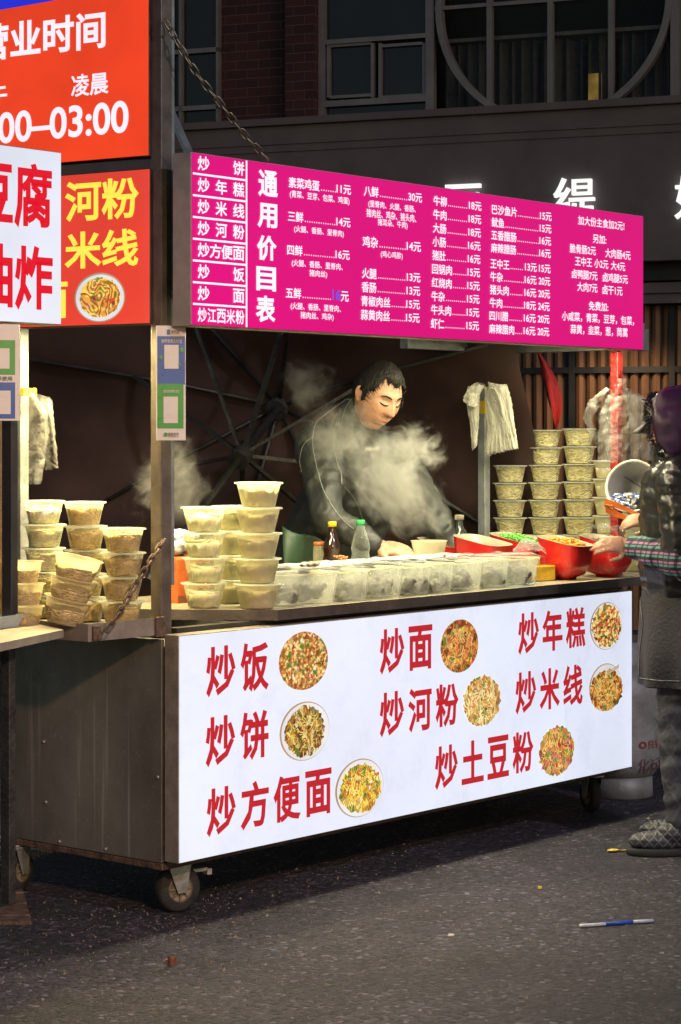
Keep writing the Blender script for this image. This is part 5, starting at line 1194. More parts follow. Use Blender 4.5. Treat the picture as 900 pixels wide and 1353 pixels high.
# ================================================================== PEOPLE
def g1(x, s): return math.exp(-(x / s) ** 2)
def head_pt(a, b, c, grow=0.0, feat=True):
    """unit direction -> point on the head; +y is the face, +z the crown"""
    x, y, z = a * .077, b * .098, c * .118
    if z < 0:
        t = min(1, -z / .118); x *= 1 - .30 * t ** 1.4
        y = y * (1 - .42 * t) - .004 * t if b < 0 else y * (1 - .02 * t) + .004 * t
    if b > 0: y = min(y, .098 * b ** .85 * (1 - .04 * (z / .118) ** 2)) if z > -.05 else y
    if b > 0 and feat:
        w = min(1, b * 2.2); r = max(0, min(1, (.036 - z) / .056)) if z > -.020 else max(0, 1 - (-.020 - z) / .013)
        y += w * (.031 * g1(x, .0095 + .007 * r) * r + .006 * g1(z - .040, .010) * g1(x, .050) + .006 * g1(abs(x) - .044, .020) * g1(z + .016, .022)
                  + .0085 * g1(z + .052, .0055) * g1(x, .022) + .0100 * g1(z + .065, .0065) * g1(x, .017) - .006 * g1(z + .0585, .003) * g1(x, .022) - .004 * g1(z + .078, .007) * g1(x, .02) + .008 * g1(z + .098, .014) * g1(x, .022)
                  + .004 * g1(x - .0, .008) * g1(z - .02, .02)) - w * .014 * (g1(abs(x) - .030, .015) * g1(z - .020, .010)) + w * .0075 * (g1(abs(x) - .030, .011) * g1(z - .014, .007))
    v = Vector((x, y, z))
    return v + v.normalized() * grow
def head_mb(mb, T, n=84, m=64):
    vs = []; fs = []
    for i in range(m + 1):
        th = PI * i / m
        for j in range(n):
            ph = 2 * PI * j / n; vs.append(T(head_pt(math.sin(th) * math.cos(ph), math.sin(th) * math.sin(ph), math.cos(th))))
    for i in range(m):
        for j in range(n): fs.append((i * n + j, (i + 1) * n + j, (i + 1) * n + (j + 1) % n, i * n + (j + 1) % n))
    mb.add(vs, fs, 0, True)
    for s in (-1, 1):
        P = [T(Vector((s * q[0], q[1], q[2]))) for q in ((.071, -.004, .028), (.083, -.012, .026), (.086, -.015, .008), (.080, -.006, -.016), (.074, .002, -.022))]
        mb.tube(smooth_path(P, 3), .0055, 7); mb.ball(T(Vector((s * .076, -.006, .004))), (.009, .013, .022), n=10, m=8)
def hand(mb, w, d, n, s=1.0, curl=.5, side=1):
    """palm plus four fingers and a thumb; d = pointing, n = back of the hand"""
    d = Vector(d).normalized(); n = (Vector(n) - d * Vector(n).dot(d)).normalized(); a = d.cross(n).normalized() * side; w = Vector(w)
    R_ = Matrix((a, d, n)).transposed()
    mb.cone(w - d * .03 * s, w + d * .02 * s, .026 * s, .026 * s)
    mb.ball(w + d * .052 * s, (.040 * s, .050 * s, .0165 * s), n=16, m=10, R=R_)
    for k, (ox, L) in enumerate(((-.027, .070), (-.009, .080), (.010, .075), (.028, .058))):
        p = w + d * (.088 - .006 * abs(k - 1)) * s + a * ox * s; ang = .15 + curl * .4
        q = d
        for seg, (f_, r0, r1) in enumerate(((.45, .0095, .0088), (.31, .0088, .0080), (.24, .0080, .0070))):
            q = (d * math.cos(ang) - n * math.sin(ang) + a * (ox * 1.2)).normalized(); p2 = p + q * L * f_ * s; mb.cone(p, p2, r0 * s, r1 * s, 8, 3); p = p2; ang += curl * (.75 + .1 * k)
    p = w + d * .025 * s - a * .030 * s; q = (d * .72 - a * .62 - n * .25).normalized(); p2 = p + q * .038 * s; mb.cone(p, p2, .0125 * s, .0105 * s, 8, 3); q = (d * .9 - a * .15 - n * .35).normalized(); mb.cone(p2, p2 + q * .030 * s, .0105 * s, .0085 * s, 8, 3)
def frame(c, face, up, s):
    f = Vector(face).normalized(); u = (Vector(up) - f * Vector(up).dot(f)).normalized(); r = f.cross(u).normalized()
    return lambda v: Vector(c) + (r * v[0] + f * v[1] + u * v[2]) * s
Zv = Vector((0, 0, 1)); Yv = Vector((0, 1, 0)); Xv = Vector((1, 0, 0))
def bvh_of(o): 
    me = o.data; off = world_loc(o); return BVHTree.FromPolygons([v.co + off for v in me.vertices], [tuple(p.vertices) for p in me.polygons])
def drape(bv, pts, k=6, lift=.003):
    """points of the photo laid on a garment surface"""
    out = []
    P = [Vector((x, y, 0)) for x, y in pts]
    for q in smooth_path(P, k):
        r = ray(q.x, q.y).normalized(); h = bv.ray_cast(CAM, r)
        if h[0] is not None: out.append(h[0] + h[1] * lift)
    return out

# ------------------------------------------------------------------ the cook
hs_ = 1.04
hc = at(498, 524, 8.12)
fdir = (RT * .50 - FW * .72 - Zv * .46).normalized()
TH = frame(hc, fdir, Zv * .9 + RT * .10, hs_)
cook = empty('person', Vector((hc.x - .05, .98, 0)), 'man with short black hair and dark jacket bending over the steam behind the counter', 'person')
S_R = at(424, 588, 8.20); S_L = at(516, 600, 8.50); NK = at(466, 566, 8.36); CHS = at(470, 650, 8.42); PEL = Vector((CHS.x - .02, 1.03, .92))
E_R = at(432, 684, 8.02); W_R = at(497, 722, 7.98); E_L = at(572, 682, 8.5); W_L = at(598, 726, 8.42)
mb = MB(); head_mb(mb, TH)
mb.cone(NK, TH((0, -.03, -.055)), .058, .052); mb.cone(S_R, S_L, .075, .075); mb.cone(CHS, NK, .125, .085); mb.cone(PEL, CHS, .14, .13)
for s, e, w in ((S_R, E_R, W_R), (S_L, E_L, W_L)): mb.cone(s, e, .055, .042); mb.cone(e, w, .042, .028)
for sx in (-1, 1):
    hip = PEL + Xv * .09 * sx; kn = hip + Vector((0, -.03, -.42)); an = Vector((kn.x, kn.y + .03, .09)); mb.cone(hip, kn, .085, .058); mb.cone(kn, an, .055, .038)
hd = (W_R - E_R).normalized()
hand(mb, W_R, (RT * .95 - Zv * .12 - FW * .25), Zv * .8 - FW * .5, 1.05, .35, -1)
hand(mb, W_L, (RT * -.3 - Zv * .4 - FW * .7), Zv * .8 - FW * .2, 1.0, .7, 1)
me = remesh(mb, .0040, 1); body = mesh_child('body', me, 'skin', cook)
# hair: shell over the crown, receding at the front, short at the sides
def hairshell(T, cond, grow, seed=0, n=110, m=80, nm='hair', par_=None, mat='hair'):
    vs = {}; fs = []; V = []
    def ok(i, j):
        th = PI * i / m; ph = 2 * PI * j / n; p = head_pt(math.sin(th) * math.cos(ph), math.sin(th) * math.sin(ph), math.cos(th), feat=False); return cond(p), p
    flags = [[ok(i, j % n) for j in range(n)] for i in range(m + 1)]
    mb = MB(); idx = {}
    for i in range(m):
        for j in range(n):
            q = [(i, j), (i + 1, j), (i + 1, (j + 1) % n), (i, (j + 1) % n)]
            if all(flags[a][b][0] > 0 for a, b in q):
                f = []
                for a, b in q:
                    if (a, b) not in idx:
                        cval, p = flags[a][b]; gr = grow * min(1, cval * 60) * (.6 + .7 * max(0, p.z / .118)) + .0035 * noise.noise(Vector((p.x * 90, p.y * 90, p.z * 25 + seed))) + .002 * noise.noise(p * 300)
                        idx[(a, b)] = len(mb.v); mb.v.append(tuple(T(p + p.normalized() * max(.001, gr))))
                    f.append(idx[(a, b)])
                mb.f.append(tuple(f)); mb.m.append(0); mb.sm.append(True)
    return mb
def cond_m(p):
    front = .072 + .014 * math.exp(-((abs(p.x) - .042) / .018) ** 2)      # receding corners
    side = -.004 if abs(p.x) > .055 and p.y > .0 and p.y < .045 else None
    z_min = front if p.y > .052 else (.030 if p.y > .035 else (-.012 if p.y > .012 else (.012 if p.y > -.016 and abs(p.x) > .05 else -.055)))
    return p.z - z_min + .012 * noise.noise(Vector((p.x * 90, p.y * 90, 2)))
hb = hairshell(TH, cond_m, .013, 1)
# short tufts
rn = random.Random(2)
for k in range(900):
    th = rn.uniform(0, 1.6); ph = rn.uniform(0, 2 * PI); p = head_pt(math.sin(th) * math.cos(ph), math.sin(th) * math.sin(ph), math.cos(th), feat=False)
    if cond_m(p) < .006: continue
    nn = p.normalized(); d_ = (Vector((rn.uniform(-.3, .3), .9, -.1)) - nn * .5).normalized(); ln_ = rn.uniform(.7, 1.5) * (.5 if p.y > .035 and p.z < .1 else 1); q0 = p + nn * .008; q1 = p + nn * .015 + d_ * .012 * ln_; q2 = p + nn * .012 + d_ * .030 * ln_ - Vector((0, 0, .004))
    hb.tube([TH(q0), TH(q1), TH(q2)], [.0018, .0016, .0004], 3)
hb.build('hair', 'hair', cook)
# brows, lids and mouth line as fine pieces on the face
bvb = bvh_of(body)
def onface(x, z, lift=.0012):
    o_ = TH((x, .3, z)); d_ = (TH((x, 0, z)) - o_).normalized(); h = bvb.ray_cast(o_, d_); return (h[0] - d_ * lift) if h[0] is not None else TH((x, .1, z))
for s in (-1, 1):
    mb = MB(); mb.tube([onface(s * x, z) for x, z in ((.012, .036), (.022, .040), (.034, .041), (.046, .036))], [.0024, .0038, .0034, .0014], 6); mb.build('eyebrow', 'hair', cook)
    mb = MB(); mb.tube([onface(s * x, z, .0004) for x, z in ((.016, .012), (.023, .009), (.031, .008), (.039, .010), (.045, .014))], [.0012, .0030, .0034, .0030, .0012], 6); mb.build('eyelash_line', 'hair', cook)
M['lip'] = nmat('lip', (.24, .075, .06), .45, 0, .1, 40)
for s in (-1, 1): mb = MB(); mb.ball(onface(s * .0075, -.026, .0002), (.0035, .0035, .0022), n=8, m=6); mb.build('nostril_shadow', 'hair', cook)  # dark beads stand in for the shade inside the nostrils
mb = MB(); mb.tube([onface(x, z, .0002) for x, z in ((-.023, -.058), (-.012, -.0565), (0, -.0575), (.012, -.0565), (.023, -.058))], [.0008, .0022, .0026, .0022, .0008], 6); mb.build('lips', 'lip', cook)
# jacket
def folds(sc, am): return lambda c, n: am * noise.noise(c * sc) + am * .6 * noise.noise(Vector((c.x * sc * 2, c.y * sc * 2, c.z * sc * .8)))
M['jacket'] = nmat('dark_green_grey_jacket', (.016, .019, .017), .55, 0, .35, 5, .5, 18, rvar=.1)
mb = MB()
mb.cone(NK + Vector((0, .02, -.06)), NK + (TH((0, -.045, -.065)) - NK) * .78, .10, .077); mb.cone(S_R + Vector((0, 0, -.01)), S_L + Vector((0, 0, -.01)), .098, .098); mb.cone(CHS, NK + Vector((0, .02, -.08)), .185, .12); mb.cone(PEL + Vector((0, 0, -.04)), CHS, .19, .185)
mb.cone(CHS + Xv * -.09, S_R + (CHS - S_R) * .25, .12, .10); mb.cone(CHS + Xv * .09, S_L + (CHS - S_L) * .25, .12, .10)
for s, e, w in ((S_R, E_R, W_R), (S_L, E_L, W_L)):
    mb.cone(s, e, .088, .068); mb.cone(e, e.lerp(w, .93), .066, .046)
for t in (.45, .6, .75, .88): mb.ball(E_R.lerp(W_R, t), .058 - t * .012, n=12, m=8)
me = remesh(mb, .008, 5, lambda c, n: .012 * noise.noise(c * 8) + .016 * (.35 - abs(noise.noise(Vector((c.x * 11 + c.z * 5, c.y * 11, c.z * 13 - c.x * 6))))) + .004 * noise.noise(c * 34))
jk = mesh_child('jacket', me, 'jacket', cook)
bvj = bvh_of(jk); M['piping'] = nmat('pale_piping', (.20, .21, .20), .5, 0, .1, 20)
for pts, r in (([(462, 528), (440, 534), (424, 548), (415, 568), (414, 592), (420, 622), (428, 648), (438, 668), (452, 686), (468, 700)], .0026), ([(414, 577), (402, 588), (397, 606), (399, 624)], .0018),
               ([(456, 548), (444, 562), (440, 585), (444, 608), (450, 625), (451, 640)], .0022), ([(455, 643), (466, 655), (474, 670), (480, 686), (492, 698)], .0014), ([(469, 522), (457, 540), (452, 560)], .002)):
    P = drape(bvj, pts)
    if len(P) > 3: mb = MB(); mb.tube(P, r * .5, 6); mb.build('piping', 'piping', jk)
P = drape(bvj, [(482, 597), (500, 594)], 4, .004)
if len(P) > 3:
    vs, fs = glyphs('Mhezi', .03); xs = [v[0] for v in vs]; a, b_ = min(xs), max(xs); p0, p1 = P[0], P[-1]; mb = MB()
    dd = p1 - p0; mb.add([p0 + dd * ((v[0] - a) / (b_ - a)) + Zv * v[1] * .022 - FW * .004 for v in vs], fs); mb.build('lettering', 'white_plastic', jk)
mb = MB()
for sx in (-1, 1):
    hip = PEL + Xv * .09 * sx; kn = hip + Vector((0, -.03, -.42)); an = Vector((kn.x, kn.y + .03, .06)); mb.cone(hip, kn, .105, .08); mb.cone(kn, an, .08, .06)
M['dark_trousers'] = nmat('dark_trousers', (.02, .02, .024), .7, 0, .3, 12)
me = remesh(mb, .012, 3, folds(12, .004)); mesh_child('trousers', me, 'dark_trousers', cook)
for sx in (-1, 1):
    mb = MB(); a = PEL + Xv * .09 * sx; mb.ball((a.x, a.y - .06, .045), (.05, .13, .045), n=16, m=10); mb.build('shoe', 'black', cook)
# green apron bag at his side
mb = MB(); rows = []
for v in range(10):
    t = v / 9; row = []
    for u in range(12):
        s = u / 11; x = 374 + s * (66 + 20 * t); y = 696 + 60 * t + 26 * s * (1 - t) + 3 * math.sin(s * 8)
        row.append(at(x, y, 8.05 + .1 * s - .04 * math.sin(s * 6 + t * 2)))
    rows.append(row)
mb.rings(rows, 0, False, False, True, closed=False); o = mb.build('apron', nmat('dark_green_apron', (.035, .075, .04), .5, 0, .35, 7, .5, 20), cook); s_ = o.modifiers.new('t', 'SOLIDIFY'); s_.thickness = .01

def quilt(m, a1, a2, freq, line):
    t = m.node_tree; b = t.nodes['Principled BSDF']; N = t.nodes.new; L = t.links.new; tc = N('ShaderNodeTexCoord'); src = b.inputs['Base Color'].links[0].from_socket; ms_ = []
    for v_ in (a1, a2):
        d = N('ShaderNodeVectorMath'); d.operation = 'DOT_PRODUCT'; d.inputs[1].default_value = v_; L(tc.outputs['Object'], d.inputs[0])
        q = N('ShaderNodeMath'); q.operation = 'MULTIPLY'; q.inputs[1].default_value = freq; L(d.outputs['Value'], q.inputs[0]); f = N('ShaderNodeMath'); f.operation = 'PINGPONG'; f.inputs[1].default_value = 1; L(q.outputs[0], f.inputs[0]); ms_.append(f)
    mn = N('ShaderNodeMath'); mn.operation = 'MINIMUM'; L(ms_[0].outputs[0], mn.inputs[0]); L(ms_[1].outputs[0], mn.inputs[1])
    c = N('ShaderNodeMath'); c.operation = 'LESS_THAN'; c.inputs[1].default_value = .16; L(mn.outputs[0], c.inputs[0])
    x = N('ShaderNodeMix'); x.data_type = 'RGBA'; L(c.outputs[0], x.inputs[0]); L(src, x.inputs[6]); x.inputs[7].default_value = line; L(x.outputs[2], b.inputs['Base Color'])
# ------------------------------------------------------------------ the customer at the right edge
FF = (-RT * .80 + FW * .56 - Zv * .22).normalized()
wc = at(908, HOR, 7.62)
cust = empty('person', (wc.x, wc.y, 0), 'customer in purple hood and black quilted jacket holding tongs at the right edge', 'person')
hc2 = at(897, 566, 7.62); T2 = frame(hc2, FF, Zv, 1.0)
def w(px, py, f): return at(px, py, f)
SH_N = w(906, 640, 7.48); SH_F = w(896, 634, 7.80); EL_N = w(908, 742, 7.42); WR_N = w(835, 722, 7.66); EL_F = w(893, 718, 7.86); WR_F = w(866, 690, 7.92)
CH2 = w(912, 680, 7.64); PV = w(912, 800, 7.66)
LEG = []
mb = MB(); head_mb(mb, T2, 60, 44); mb.cone(w(908, 628, 7.64), T2((0, -.02, -.06)), .06, .052); mb.cone(SH_N, SH_F, .075, .075); mb.cone(PV, CH2, .13, .12)
for s, e, q in ((SH_N, EL_N, WR_N), (SH_F, EL_F, WR_F)): mb.cone(s, e, .05, .038); mb.cone(e, q, .038, .025)
K1 = w(890, 945, 7.62); AN1 = w(897, 1092, 7.58); K2 = w(912, 950, 7.78); AN2 = w(908, 1078, 7.80); H1 = w(907, 815, 7.63); H2 = w(917, 815, 7.76)
for h, k, a in ((H1, K1, AN1), (H2, K2, AN2)): mb.cone(h, k, .075, .055); mb.cone(k, a, .055, .036); mb.cone(a, Vector((a.x, a.y, .045)) - RT * .08, .034, .02)
hand(mb, WR_N, (-RT * .93 + Zv * .12 - FW * .25), (Zv * .5 - FW * .8), .92, .45, 1)
hand(mb, WR_F, (-RT * .9 + Zv * .1 - FW * .1), (Zv * .7 - FW * .6), .92, .8, 1)
me = remesh(mb, .0055, 2); mesh_child('body', me, 'skin', cust)
M['puffer'] = nmat('black_quilted_nylon', (.012, .012, .013), .30, 0, .35, 9, .5, 22, rvar=.08, spec=.5)
mb = MB(); mb.cone(w(910, 655, 7.64), w(912, 755, 7.65), .170, .175); mb.cone(SH_N, SH_F, .10, .10); mb.cone(SH_N, SH_N.lerp(EL_N, .72), .10, .088); mb.cone(SH_F, SH_F.lerp(EL_F, .8), .09, .08); mb.cone(w(905, 628, 7.64), w(900, 605, 7.64), .105, .10)
me = remesh(mb, .008, 3, lambda c, n: .007 * (abs(math.sin((c.z + .25 * c.dot(RT) + .02 * noise.noise(c * 7)) * 40)) ** .5 - .6) + .005 * noise.noise(Vector((c.x * 14, c.y * 14, c.z * 44))) + .004 * abs(noise.noise(Vector((c.x * 30, c.y * 30, c.z * 70))))); mesh_child('jacket', me, 'puffer', cust)
def plaid():
    m = nmat('plaid_sleeve', (.05, .05, .05), .8, 0, .2, 20, .4, 60); t = m.node_tree; b = t.nodes['Principled BSDF']; N = t.nodes.new; L = t.links.new
    tc = N('ShaderNodeTexCoord'); mp = N('ShaderNodeMapping'); ax_ = (WR_N - EL_N).normalized(); 
    L(tc.outputs['Object'], mp.inputs[0])
    def stripes(vec, freq, offs):
        d = N('ShaderNodeVectorMath'); d.operation = 'DOT_PRODUCT'; d.inputs[1].default_value = vec; L(tc.outputs['Object'], d.inputs[0])
        a = N('ShaderNodeMath'); a.operation = 'MULTIPLY_ADD'; a.inputs[1].default_value = freq; a.inputs[2].default_value = offs; L(d.outputs['Value'], a.inputs[0])
        f = N('ShaderNodeMath'); f.operation = 'FRACT'; L(a.outputs[0], f.inputs[0]); return f
    f1 = stripes(tuple(Zv), 34, .2); r1 = N('ShaderNodeValToRGB'); r1.color_ramp.interpolation = 'CONSTANT'; e = r1.color_ramp.elements
    e[0].position = 0; e[0].color = (.012, .012, .014, 1); e[1].position = .36; e[1].color = (.05, .16, .17, 1); q = e.new(.62); q.color = (.012, .012, .014, 1); q = e.new(.74); q.color = (.22, .09, .22, 1); L(f1.outputs[0], r1.inputs[0])
    f2 = stripes(tuple(ax_), 30, 0); r2 = N('ShaderNodeValToRGB'); r2.color_ramp.interpolation = 'CONSTANT'; e = r2.color_ramp.elements; e[0].color = (.35, .35, .35, 1); e[1].position = .3; e[1].color = (1.3, 1.3, 1.3, 1); L(f2.outputs[0], r2.inputs[0])
    mx = N('ShaderNodeMix'); mx.data_type = 'RGBA'; mx.blend_type = 'MULTIPLY'; mx.inputs[0].default_value = 1; L(r1.outputs[0], mx.inputs[6]); L(r2.outputs[0], mx.inputs[7]); L(mx.outputs[2], b.inputs['Base Color']); return m
M['plaid'] = plaid()
mb = MB(); mb.cone(SH_N.lerp(EL_N, .75), EL_N, .07, .072); mb.cone(EL_N, EL_N.lerp(WR_N, .9), .070, .046); mb.cone(SH_F.lerp(EL_F, .8), EL_F, .06, .055); mb.cone(EL_F, EL_F.lerp(WR_F, .75), .055, .04)
me = remesh(mb, .006, 3, lambda c, n: .005 * noise.noise(c * 18) + .004 * math.sin(c.dot(RT) * 120 + 3 * noise.noise(c * 20))); mesh_child('sleeve', me, 'plaid', cust)
M['denim'] = nmat('charcoal_apron_cloth', (.034, .032, .041), .8, 0, .4, 6, .5, 90)
sk = []
for k, (y, cx, rx) in enumerate(((748, 912, 58), (765, 912, 60), (800, 910, 63), (850, 910, 65), (903, 911, 66), (905, 911, 64.5))):
    c = w(cx, y, 7.66); r = rx * 7.62 / FPX; sk.append([c + RT * r * math.cos(2 * PI * j / 48) + FW * r * 1.0 * math.sin(2 * PI * j / 48) + (RT * math.cos(2 * PI * j / 48) + FW * math.sin(2 * PI * j / 48)) * (.004 * k * math.sin(j * .9 + k * .3) * .6) for j in range(48)])
mb = MB(); mb.rings(list(reversed(sk)), 0, False, False, True); o = mb.build('apron', 'denim', cust); s_ = o.modifiers.new('t', 'SOLIDIFY'); s_.thickness = .006
bva = bvh_of(o)
M['seam'] = nmat('pale_seam', (.16, .16, .18), .7)
for pts in ([(849, 770), (847, 800), (850, 825), (846, 860), (845, 895)], [(846, 896), (870, 899), (899, 900)], [(852, 776), (880, 777), (884, 778)]):
    P = drape(bva, pts, 6, .002)
    if len(P) > 3: mb = MB(); mb.tube(P, .0018, 5); mb.build('seam', 'seam', o)
M['trouser'] = nmat('grey_padded_trousers', (.038, .040, .052), .75, 0, .45, 14, .6, 40)
mb = MB()
for h, k, a in ((H1, K1, AN1), (H2, K2, AN2)): mb.cone(h + Vector((0, 0, -.05)), k, .084, .068); mb.cone(k, a, .066, .040)
quilt(M['trouser'], tuple((RT + Zv * .6).normalized()), tuple((RT - Zv * .6).normalized()), 34, (.050, .052, .066, 1))
me = remesh(mb, .007, 3, lambda c, n: .007 * noise.noise(Vector((c.x * 16, c.y * 16, c.z * 30))) + .004 * math.sin(c.z * 70 + 4 * noise.noise(c * 10))); mesh_child('trousers', me, 'trouser', cust)
M['shoe_top'] = nmat('quilted_shoe', (.03, .03, .038), .5, 0, .5, 30, .5, 60)
quilt(M['shoe_top'], tuple((RT + Zv * .9).normalized()), tuple((RT - Zv * .9).normalized()), 85, (.11, .11, .125, 1))
for a, dx in ((AN1, -.075), (AN2, -.07)):
    c = Vector((a.x, a.y, 0)) + RT * dx; R_ = Matrix((RT, FW, Zv)).transposed()
    mb = MB(); mb.ball(c + Vector((0, 0, .048)), (.100, .044, .038), n=24, m=14, R=R_); mb.ball(c + RT * .05 + Vector((0, 0, .075)), (.055, .045, .045), n=20, m=12, R=R_)
    me = remesh(mb, .004, 2, lambda q, n: .0012 * math.sin(q.dot(RT) * 170 + q.z * 170) * math.sin(q.dot(RT) * 170 - q.z * 170)); u_ = mesh_child('shoe', me, 'shoe_top', cust)
    mb = MB(); mb.rings([[c + RT * .106 * s_ * math.cos(t) + FW * .048 * s_ * math.sin(t) + Vector((0, 0, z)) for t in [2 * PI * k / 30 for k in range(30)]] for s_, z in ((.94, .001), (1.0, .006), (1.0, .022), (.95, .026))], 0, True, True); mb.build('sole', 'rubber', u_)
# hood with dark trim and the bill of her cap
M['hood'] = nmat('purple_hood', (.045, .014, .052), .42, 0, .4, 7, .5, 16)
vs = MB(); n_, m_ = 60, 40
fsx = {}
for i in range(m_ + 1):
    for j in range(n_):
        th_ = PI * i / m_; ph_ = 2 * PI * j / n_; p = head_pt(math.sin(th_) * math.cos(ph_), math.sin(th_) * math.sin(ph_), math.cos(th_), feat=False); p = Vector((p.x * 1.30, p.y * 1.22 - .012, p.z * 1.18 + .006)); p += p.normalized() * (.007 * noise.noise(p * 22) + .004 * noise.noise(p * 60) + .011 * abs(math.sin(math.atan2(p.x, p.z) * 3.5)) ** .6)
        fsx[(i, j)] = (T2(p), p.y < .062 - .3 * max(0, -p.z - .02))
idx = {}
for i in range(m_):
    for j in range(n_):
        q = [(i, j), (i + 1, j), (i + 1, (j + 1) % n_), (i, (j + 1) % n_)]
        if all(fsx[k][1] for k in q):
            f = []
            for k in q:
                if k not in idx: idx[k] = len(vs.v); vs.v.append(tuple(fsx[k][0]))
                f.append(idx[k])
            vs.f.append(tuple(f)); vs.m.append(0); vs.sm.append(True)
o = vs.build('hood', 'hood', cust); s_ = o.modifiers.new('t', 'SOLIDIFY'); s_.thickness = .008
M['seam_dark'] = nmat('dark_seam', (.01, .006, .012), .6)
for an_ in (-.9, -.3, .3, .9):
    mb = MB(); P = []
    for k in range(18):
        a = PI * (.12 + .8 * k / 17); p = Vector((math.sin(an_) * .098 * math.sin(a) * 1.03, -.012 + .118 * math.cos(a), .006 + .141 * math.cos(an_) * math.sin(a)))
        if p.y < .055: P.append(T2(p))
    if len(P) > 3: mb.tube(P, .003, 5); mb.build('hood_seam', 'seam_dark', o)
mb = MB()
for k in range(44):
    a = PI * (-.32 + 1.64 * k / 43); r_ = (.098, .138); p = Vector((r_[0] * math.cos(a), .062 - .22 * max(0, -.02 - r_[1] * math.sin(a)), r_[1] * math.sin(a)))
    for _ in range(14):
        q = p + Vector((random.uniform(-.009, .009), random.uniform(-.010, .012), random.uniform(-.009, .009))); mb.tube([T2(q), T2(q + Vector((random.uniform(-.01, .01), random.uniform(-.004, .014), random.uniform(-.012, .008))))], [.003, .001], 4)
mb.build('hood_trim', nmat('black_hood_trim', (.012, .012, .013), .7, 0, .5, 60, .8, 90), cust)
mb = MB(); rows = []
for v in range(6):
    t = v / 5; rows.append([T2((.062 * math.cos(a) * (1 - .12 * t), .075 + (.095 * t) * (.55 + .45 * math.sin(a)), .040 - .030 * t + .010 * math.sin(a))) for a in [PI * k / 12 for k in range(13)]])
mb.rings(rows, 0, False, False, True, closed=False); o = mb.build('cap_bill', nmat('grey_cap_bill', (.10, .095, .085), .6, 0, .2, 20), cust); s_ = o.modifiers.new('t', 'SOLIDIFY'); s_.thickness = .005

# tongs with amber noodles and the clear bag she holds
t0 = at(800, 668, 8.02); t1 = at(866, 694, 7.90)
tg = empty('tongs', t1, 'orange-brown tongs held in the far hand above the bins', 'tongs')
M['tong'] = nmat('amber_tong_plastic', (.42, .10, .015), .22, 0, .35, 30, coat=.4)
for k, (dz, dy) in enumerate(((.014, 0), (-.012, .012))):
    P = [t1 + Zv * dz * .3, t1.lerp(t0, .4) + Zv * dz, t1.lerp(t0, .8) + Zv * dz * 1.3 + FW * dy, t0 + Zv * dz * .9]
    mb = MB(); P = smooth_path(P, 5)
    mb.rings([[p + Zv * a * (.006 + .008 * (i / len(P))) + FW * b_ * .004 for a, b_ in ((-1, -1), (1, -1), (1, 1), (-1, 1))] for i, p in enumerate(P)], 0, True, True, False)
    for j in range(5): mb.ball(P[-1 - j] + Zv * (-.010 if k == 0 else .010), .006, n=6, m=4)
    mb.build('arm', 'tong', tg, .001)
e = bagset('food_bag', 'clear plastic bag opened over the near hand above the largest red bin', [
    ([(775, 697), (778, 712), (790, 722), (800, 727)], [(850, 700), (848, 712), (846, 722), (836, 730)], 7.86, .05, 8, .05),
    ([(776, 700), (782, 694), (800, 696), (815, 706)], [(820, 694), (835, 700), (846, 708), (848, 718)], 7.90, .05, 9, .05)], 'film')
e['category'] = 'plastic bag'

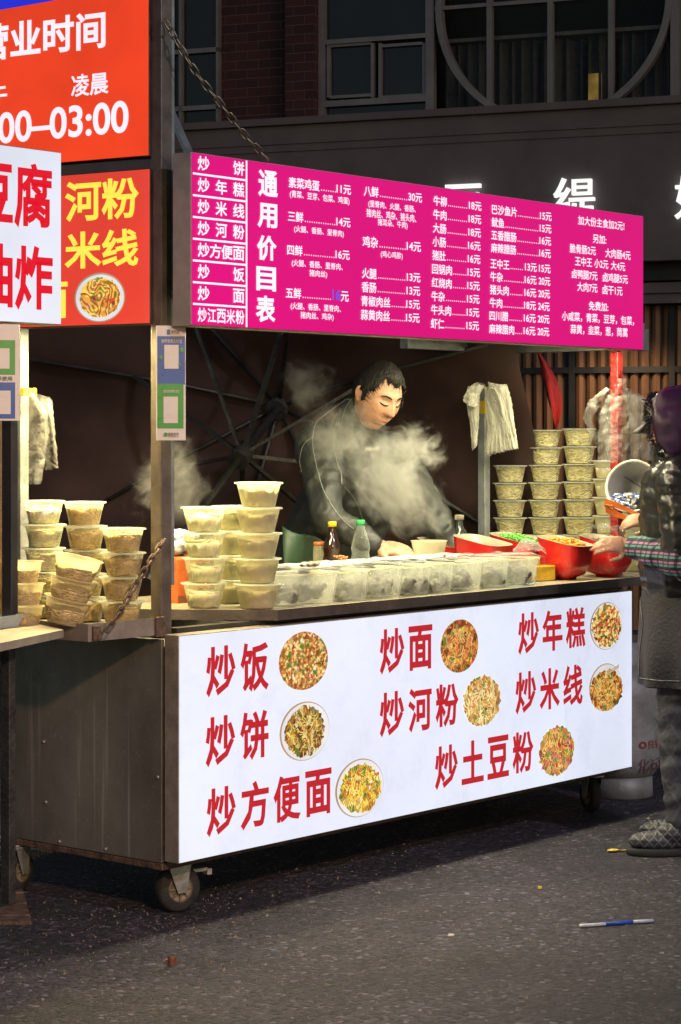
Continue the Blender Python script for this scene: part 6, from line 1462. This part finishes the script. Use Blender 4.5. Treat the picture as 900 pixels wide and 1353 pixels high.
# ================================================================== STEAM
def steam_mat(name, dens, scale, seed, dirv, thr=.42):
    m = bpy.data.materials.new(name); m.use_nodes = True; t = m.node_tree; t.nodes.clear(); N = t.nodes.new; L = t.links.new
    out = N('ShaderNodeOutputMaterial'); pv = N('ShaderNodeVolumePrincipled'); pv.inputs['Color'].default_value = (.93, .93, .87, 1); pv.inputs['Anisotropy'].default_value = .25
    tc = N('ShaderNodeTexCoord'); mp = N('ShaderNodeMapping'); mp.inputs['Location'].default_value = (seed, seed * .7, seed * 1.3); L(tc.outputs['Object'], mp.inputs[0])
    w1 = N('ShaderNodeTexNoise'); w1.inputs['Scale'].default_value = scale * .55; w1.inputs['Detail'].default_value = 2; L(mp.outputs[0], w1.inputs['Vector'])
    s1 = N('ShaderNodeVectorMath'); s1.operation = 'MULTIPLY_ADD'; s1.inputs[1].default_value = (.55, .55, .55); L(w1.outputs['Color'], s1.inputs[0]); L(mp.outputs[0], s1.inputs[2])
    n = N('ShaderNodeTexNoise'); n.inputs['Scale'].default_value = scale; n.inputs['Detail'].default_value = 6; n.inputs['Roughness'].default_value = .62; n.inputs['Distortion'].default_value = .8; L(s1.outputs[0], n.inputs['Vector'])
    ln = N('ShaderNodeVectorMath'); ln.operation = 'LENGTH'; L(tc.outputs['Object'], ln.inputs[0])
    fa = N('ShaderNodeMapRange'); fa.inputs[1].default_value = 1.0; fa.inputs[2].default_value = .25; fa.inputs[3].default_value = -.26; fa.inputs[4].default_value = .12; L(ln.outputs['Value'], fa.inputs[0])
    ad = N('ShaderNodeMath'); ad.operation = 'ADD'; L(n.outputs[0], ad.inputs[0]); L(fa.outputs[0], ad.inputs[1])
    mr = N('ShaderNodeMapRange'); mr.inputs[1].default_value = thr; mr.inputs[2].default_value = thr + .23; mr.inputs[3].default_value = 0; mr.inputs[4].default_value = dens; L(ad.outputs[0], mr.inputs[0])
    L(mr.outputs[0], pv.inputs['Density']); L(pv.outputs[0], out.inputs['Volume']); return m
def steam(px, py, fwd, rx, rz, ry, tilt, dens, scale, seed, label, thr=.42):
    m = MB(); m.ball((0, 0, 0), 1.0, n=24, m=14); me = m.mesh('steam', [steam_mat('steam_%d' % seed, dens, scale, seed, None, thr)])
    o = bpy.data.objects.new('steam', me); COL.objects.link(o); o.location = at(px, py, fwd); o.scale = (rx, ry, rz)
    o.rotation_mode = 'QUATERNION'; R_ = Matrix((RT, FW, Zv)).transposed() @ Matrix.Rotation(tilt, 3, 'Y'); o.rotation_quaternion = R_.to_quaternion(); tag(o, label, 'steam', kind='stuff')
steam(518, 640, 8.02, .22, .36, .10, math.radians(-33), 15, 3.0, 3, 'dense white steam rising from the pan in front of the cook', .45)
steam(548, 592, 8.10, .17, .15, .09, .3, 17, 2.8, 8, 'curling top of the steam cloud right of the cook', .46)
steam(448, 575, 7.98, .20, .20, .08, math.radians(-40), 10, 2.6, 12, 'thin steam over the shoulder of the cook', .46)
steam(405, 510, 8.6, .20, .17, .08, math.radians(-30), 15, 2.6, 15, 'wisps of steam in the dark left of the head of the cook', .48)
steam(222, 635, 7.5, .20, .24, .10, math.radians(20), 14, 2.6, 21, 'faint steam drifting around the corner post', .48)
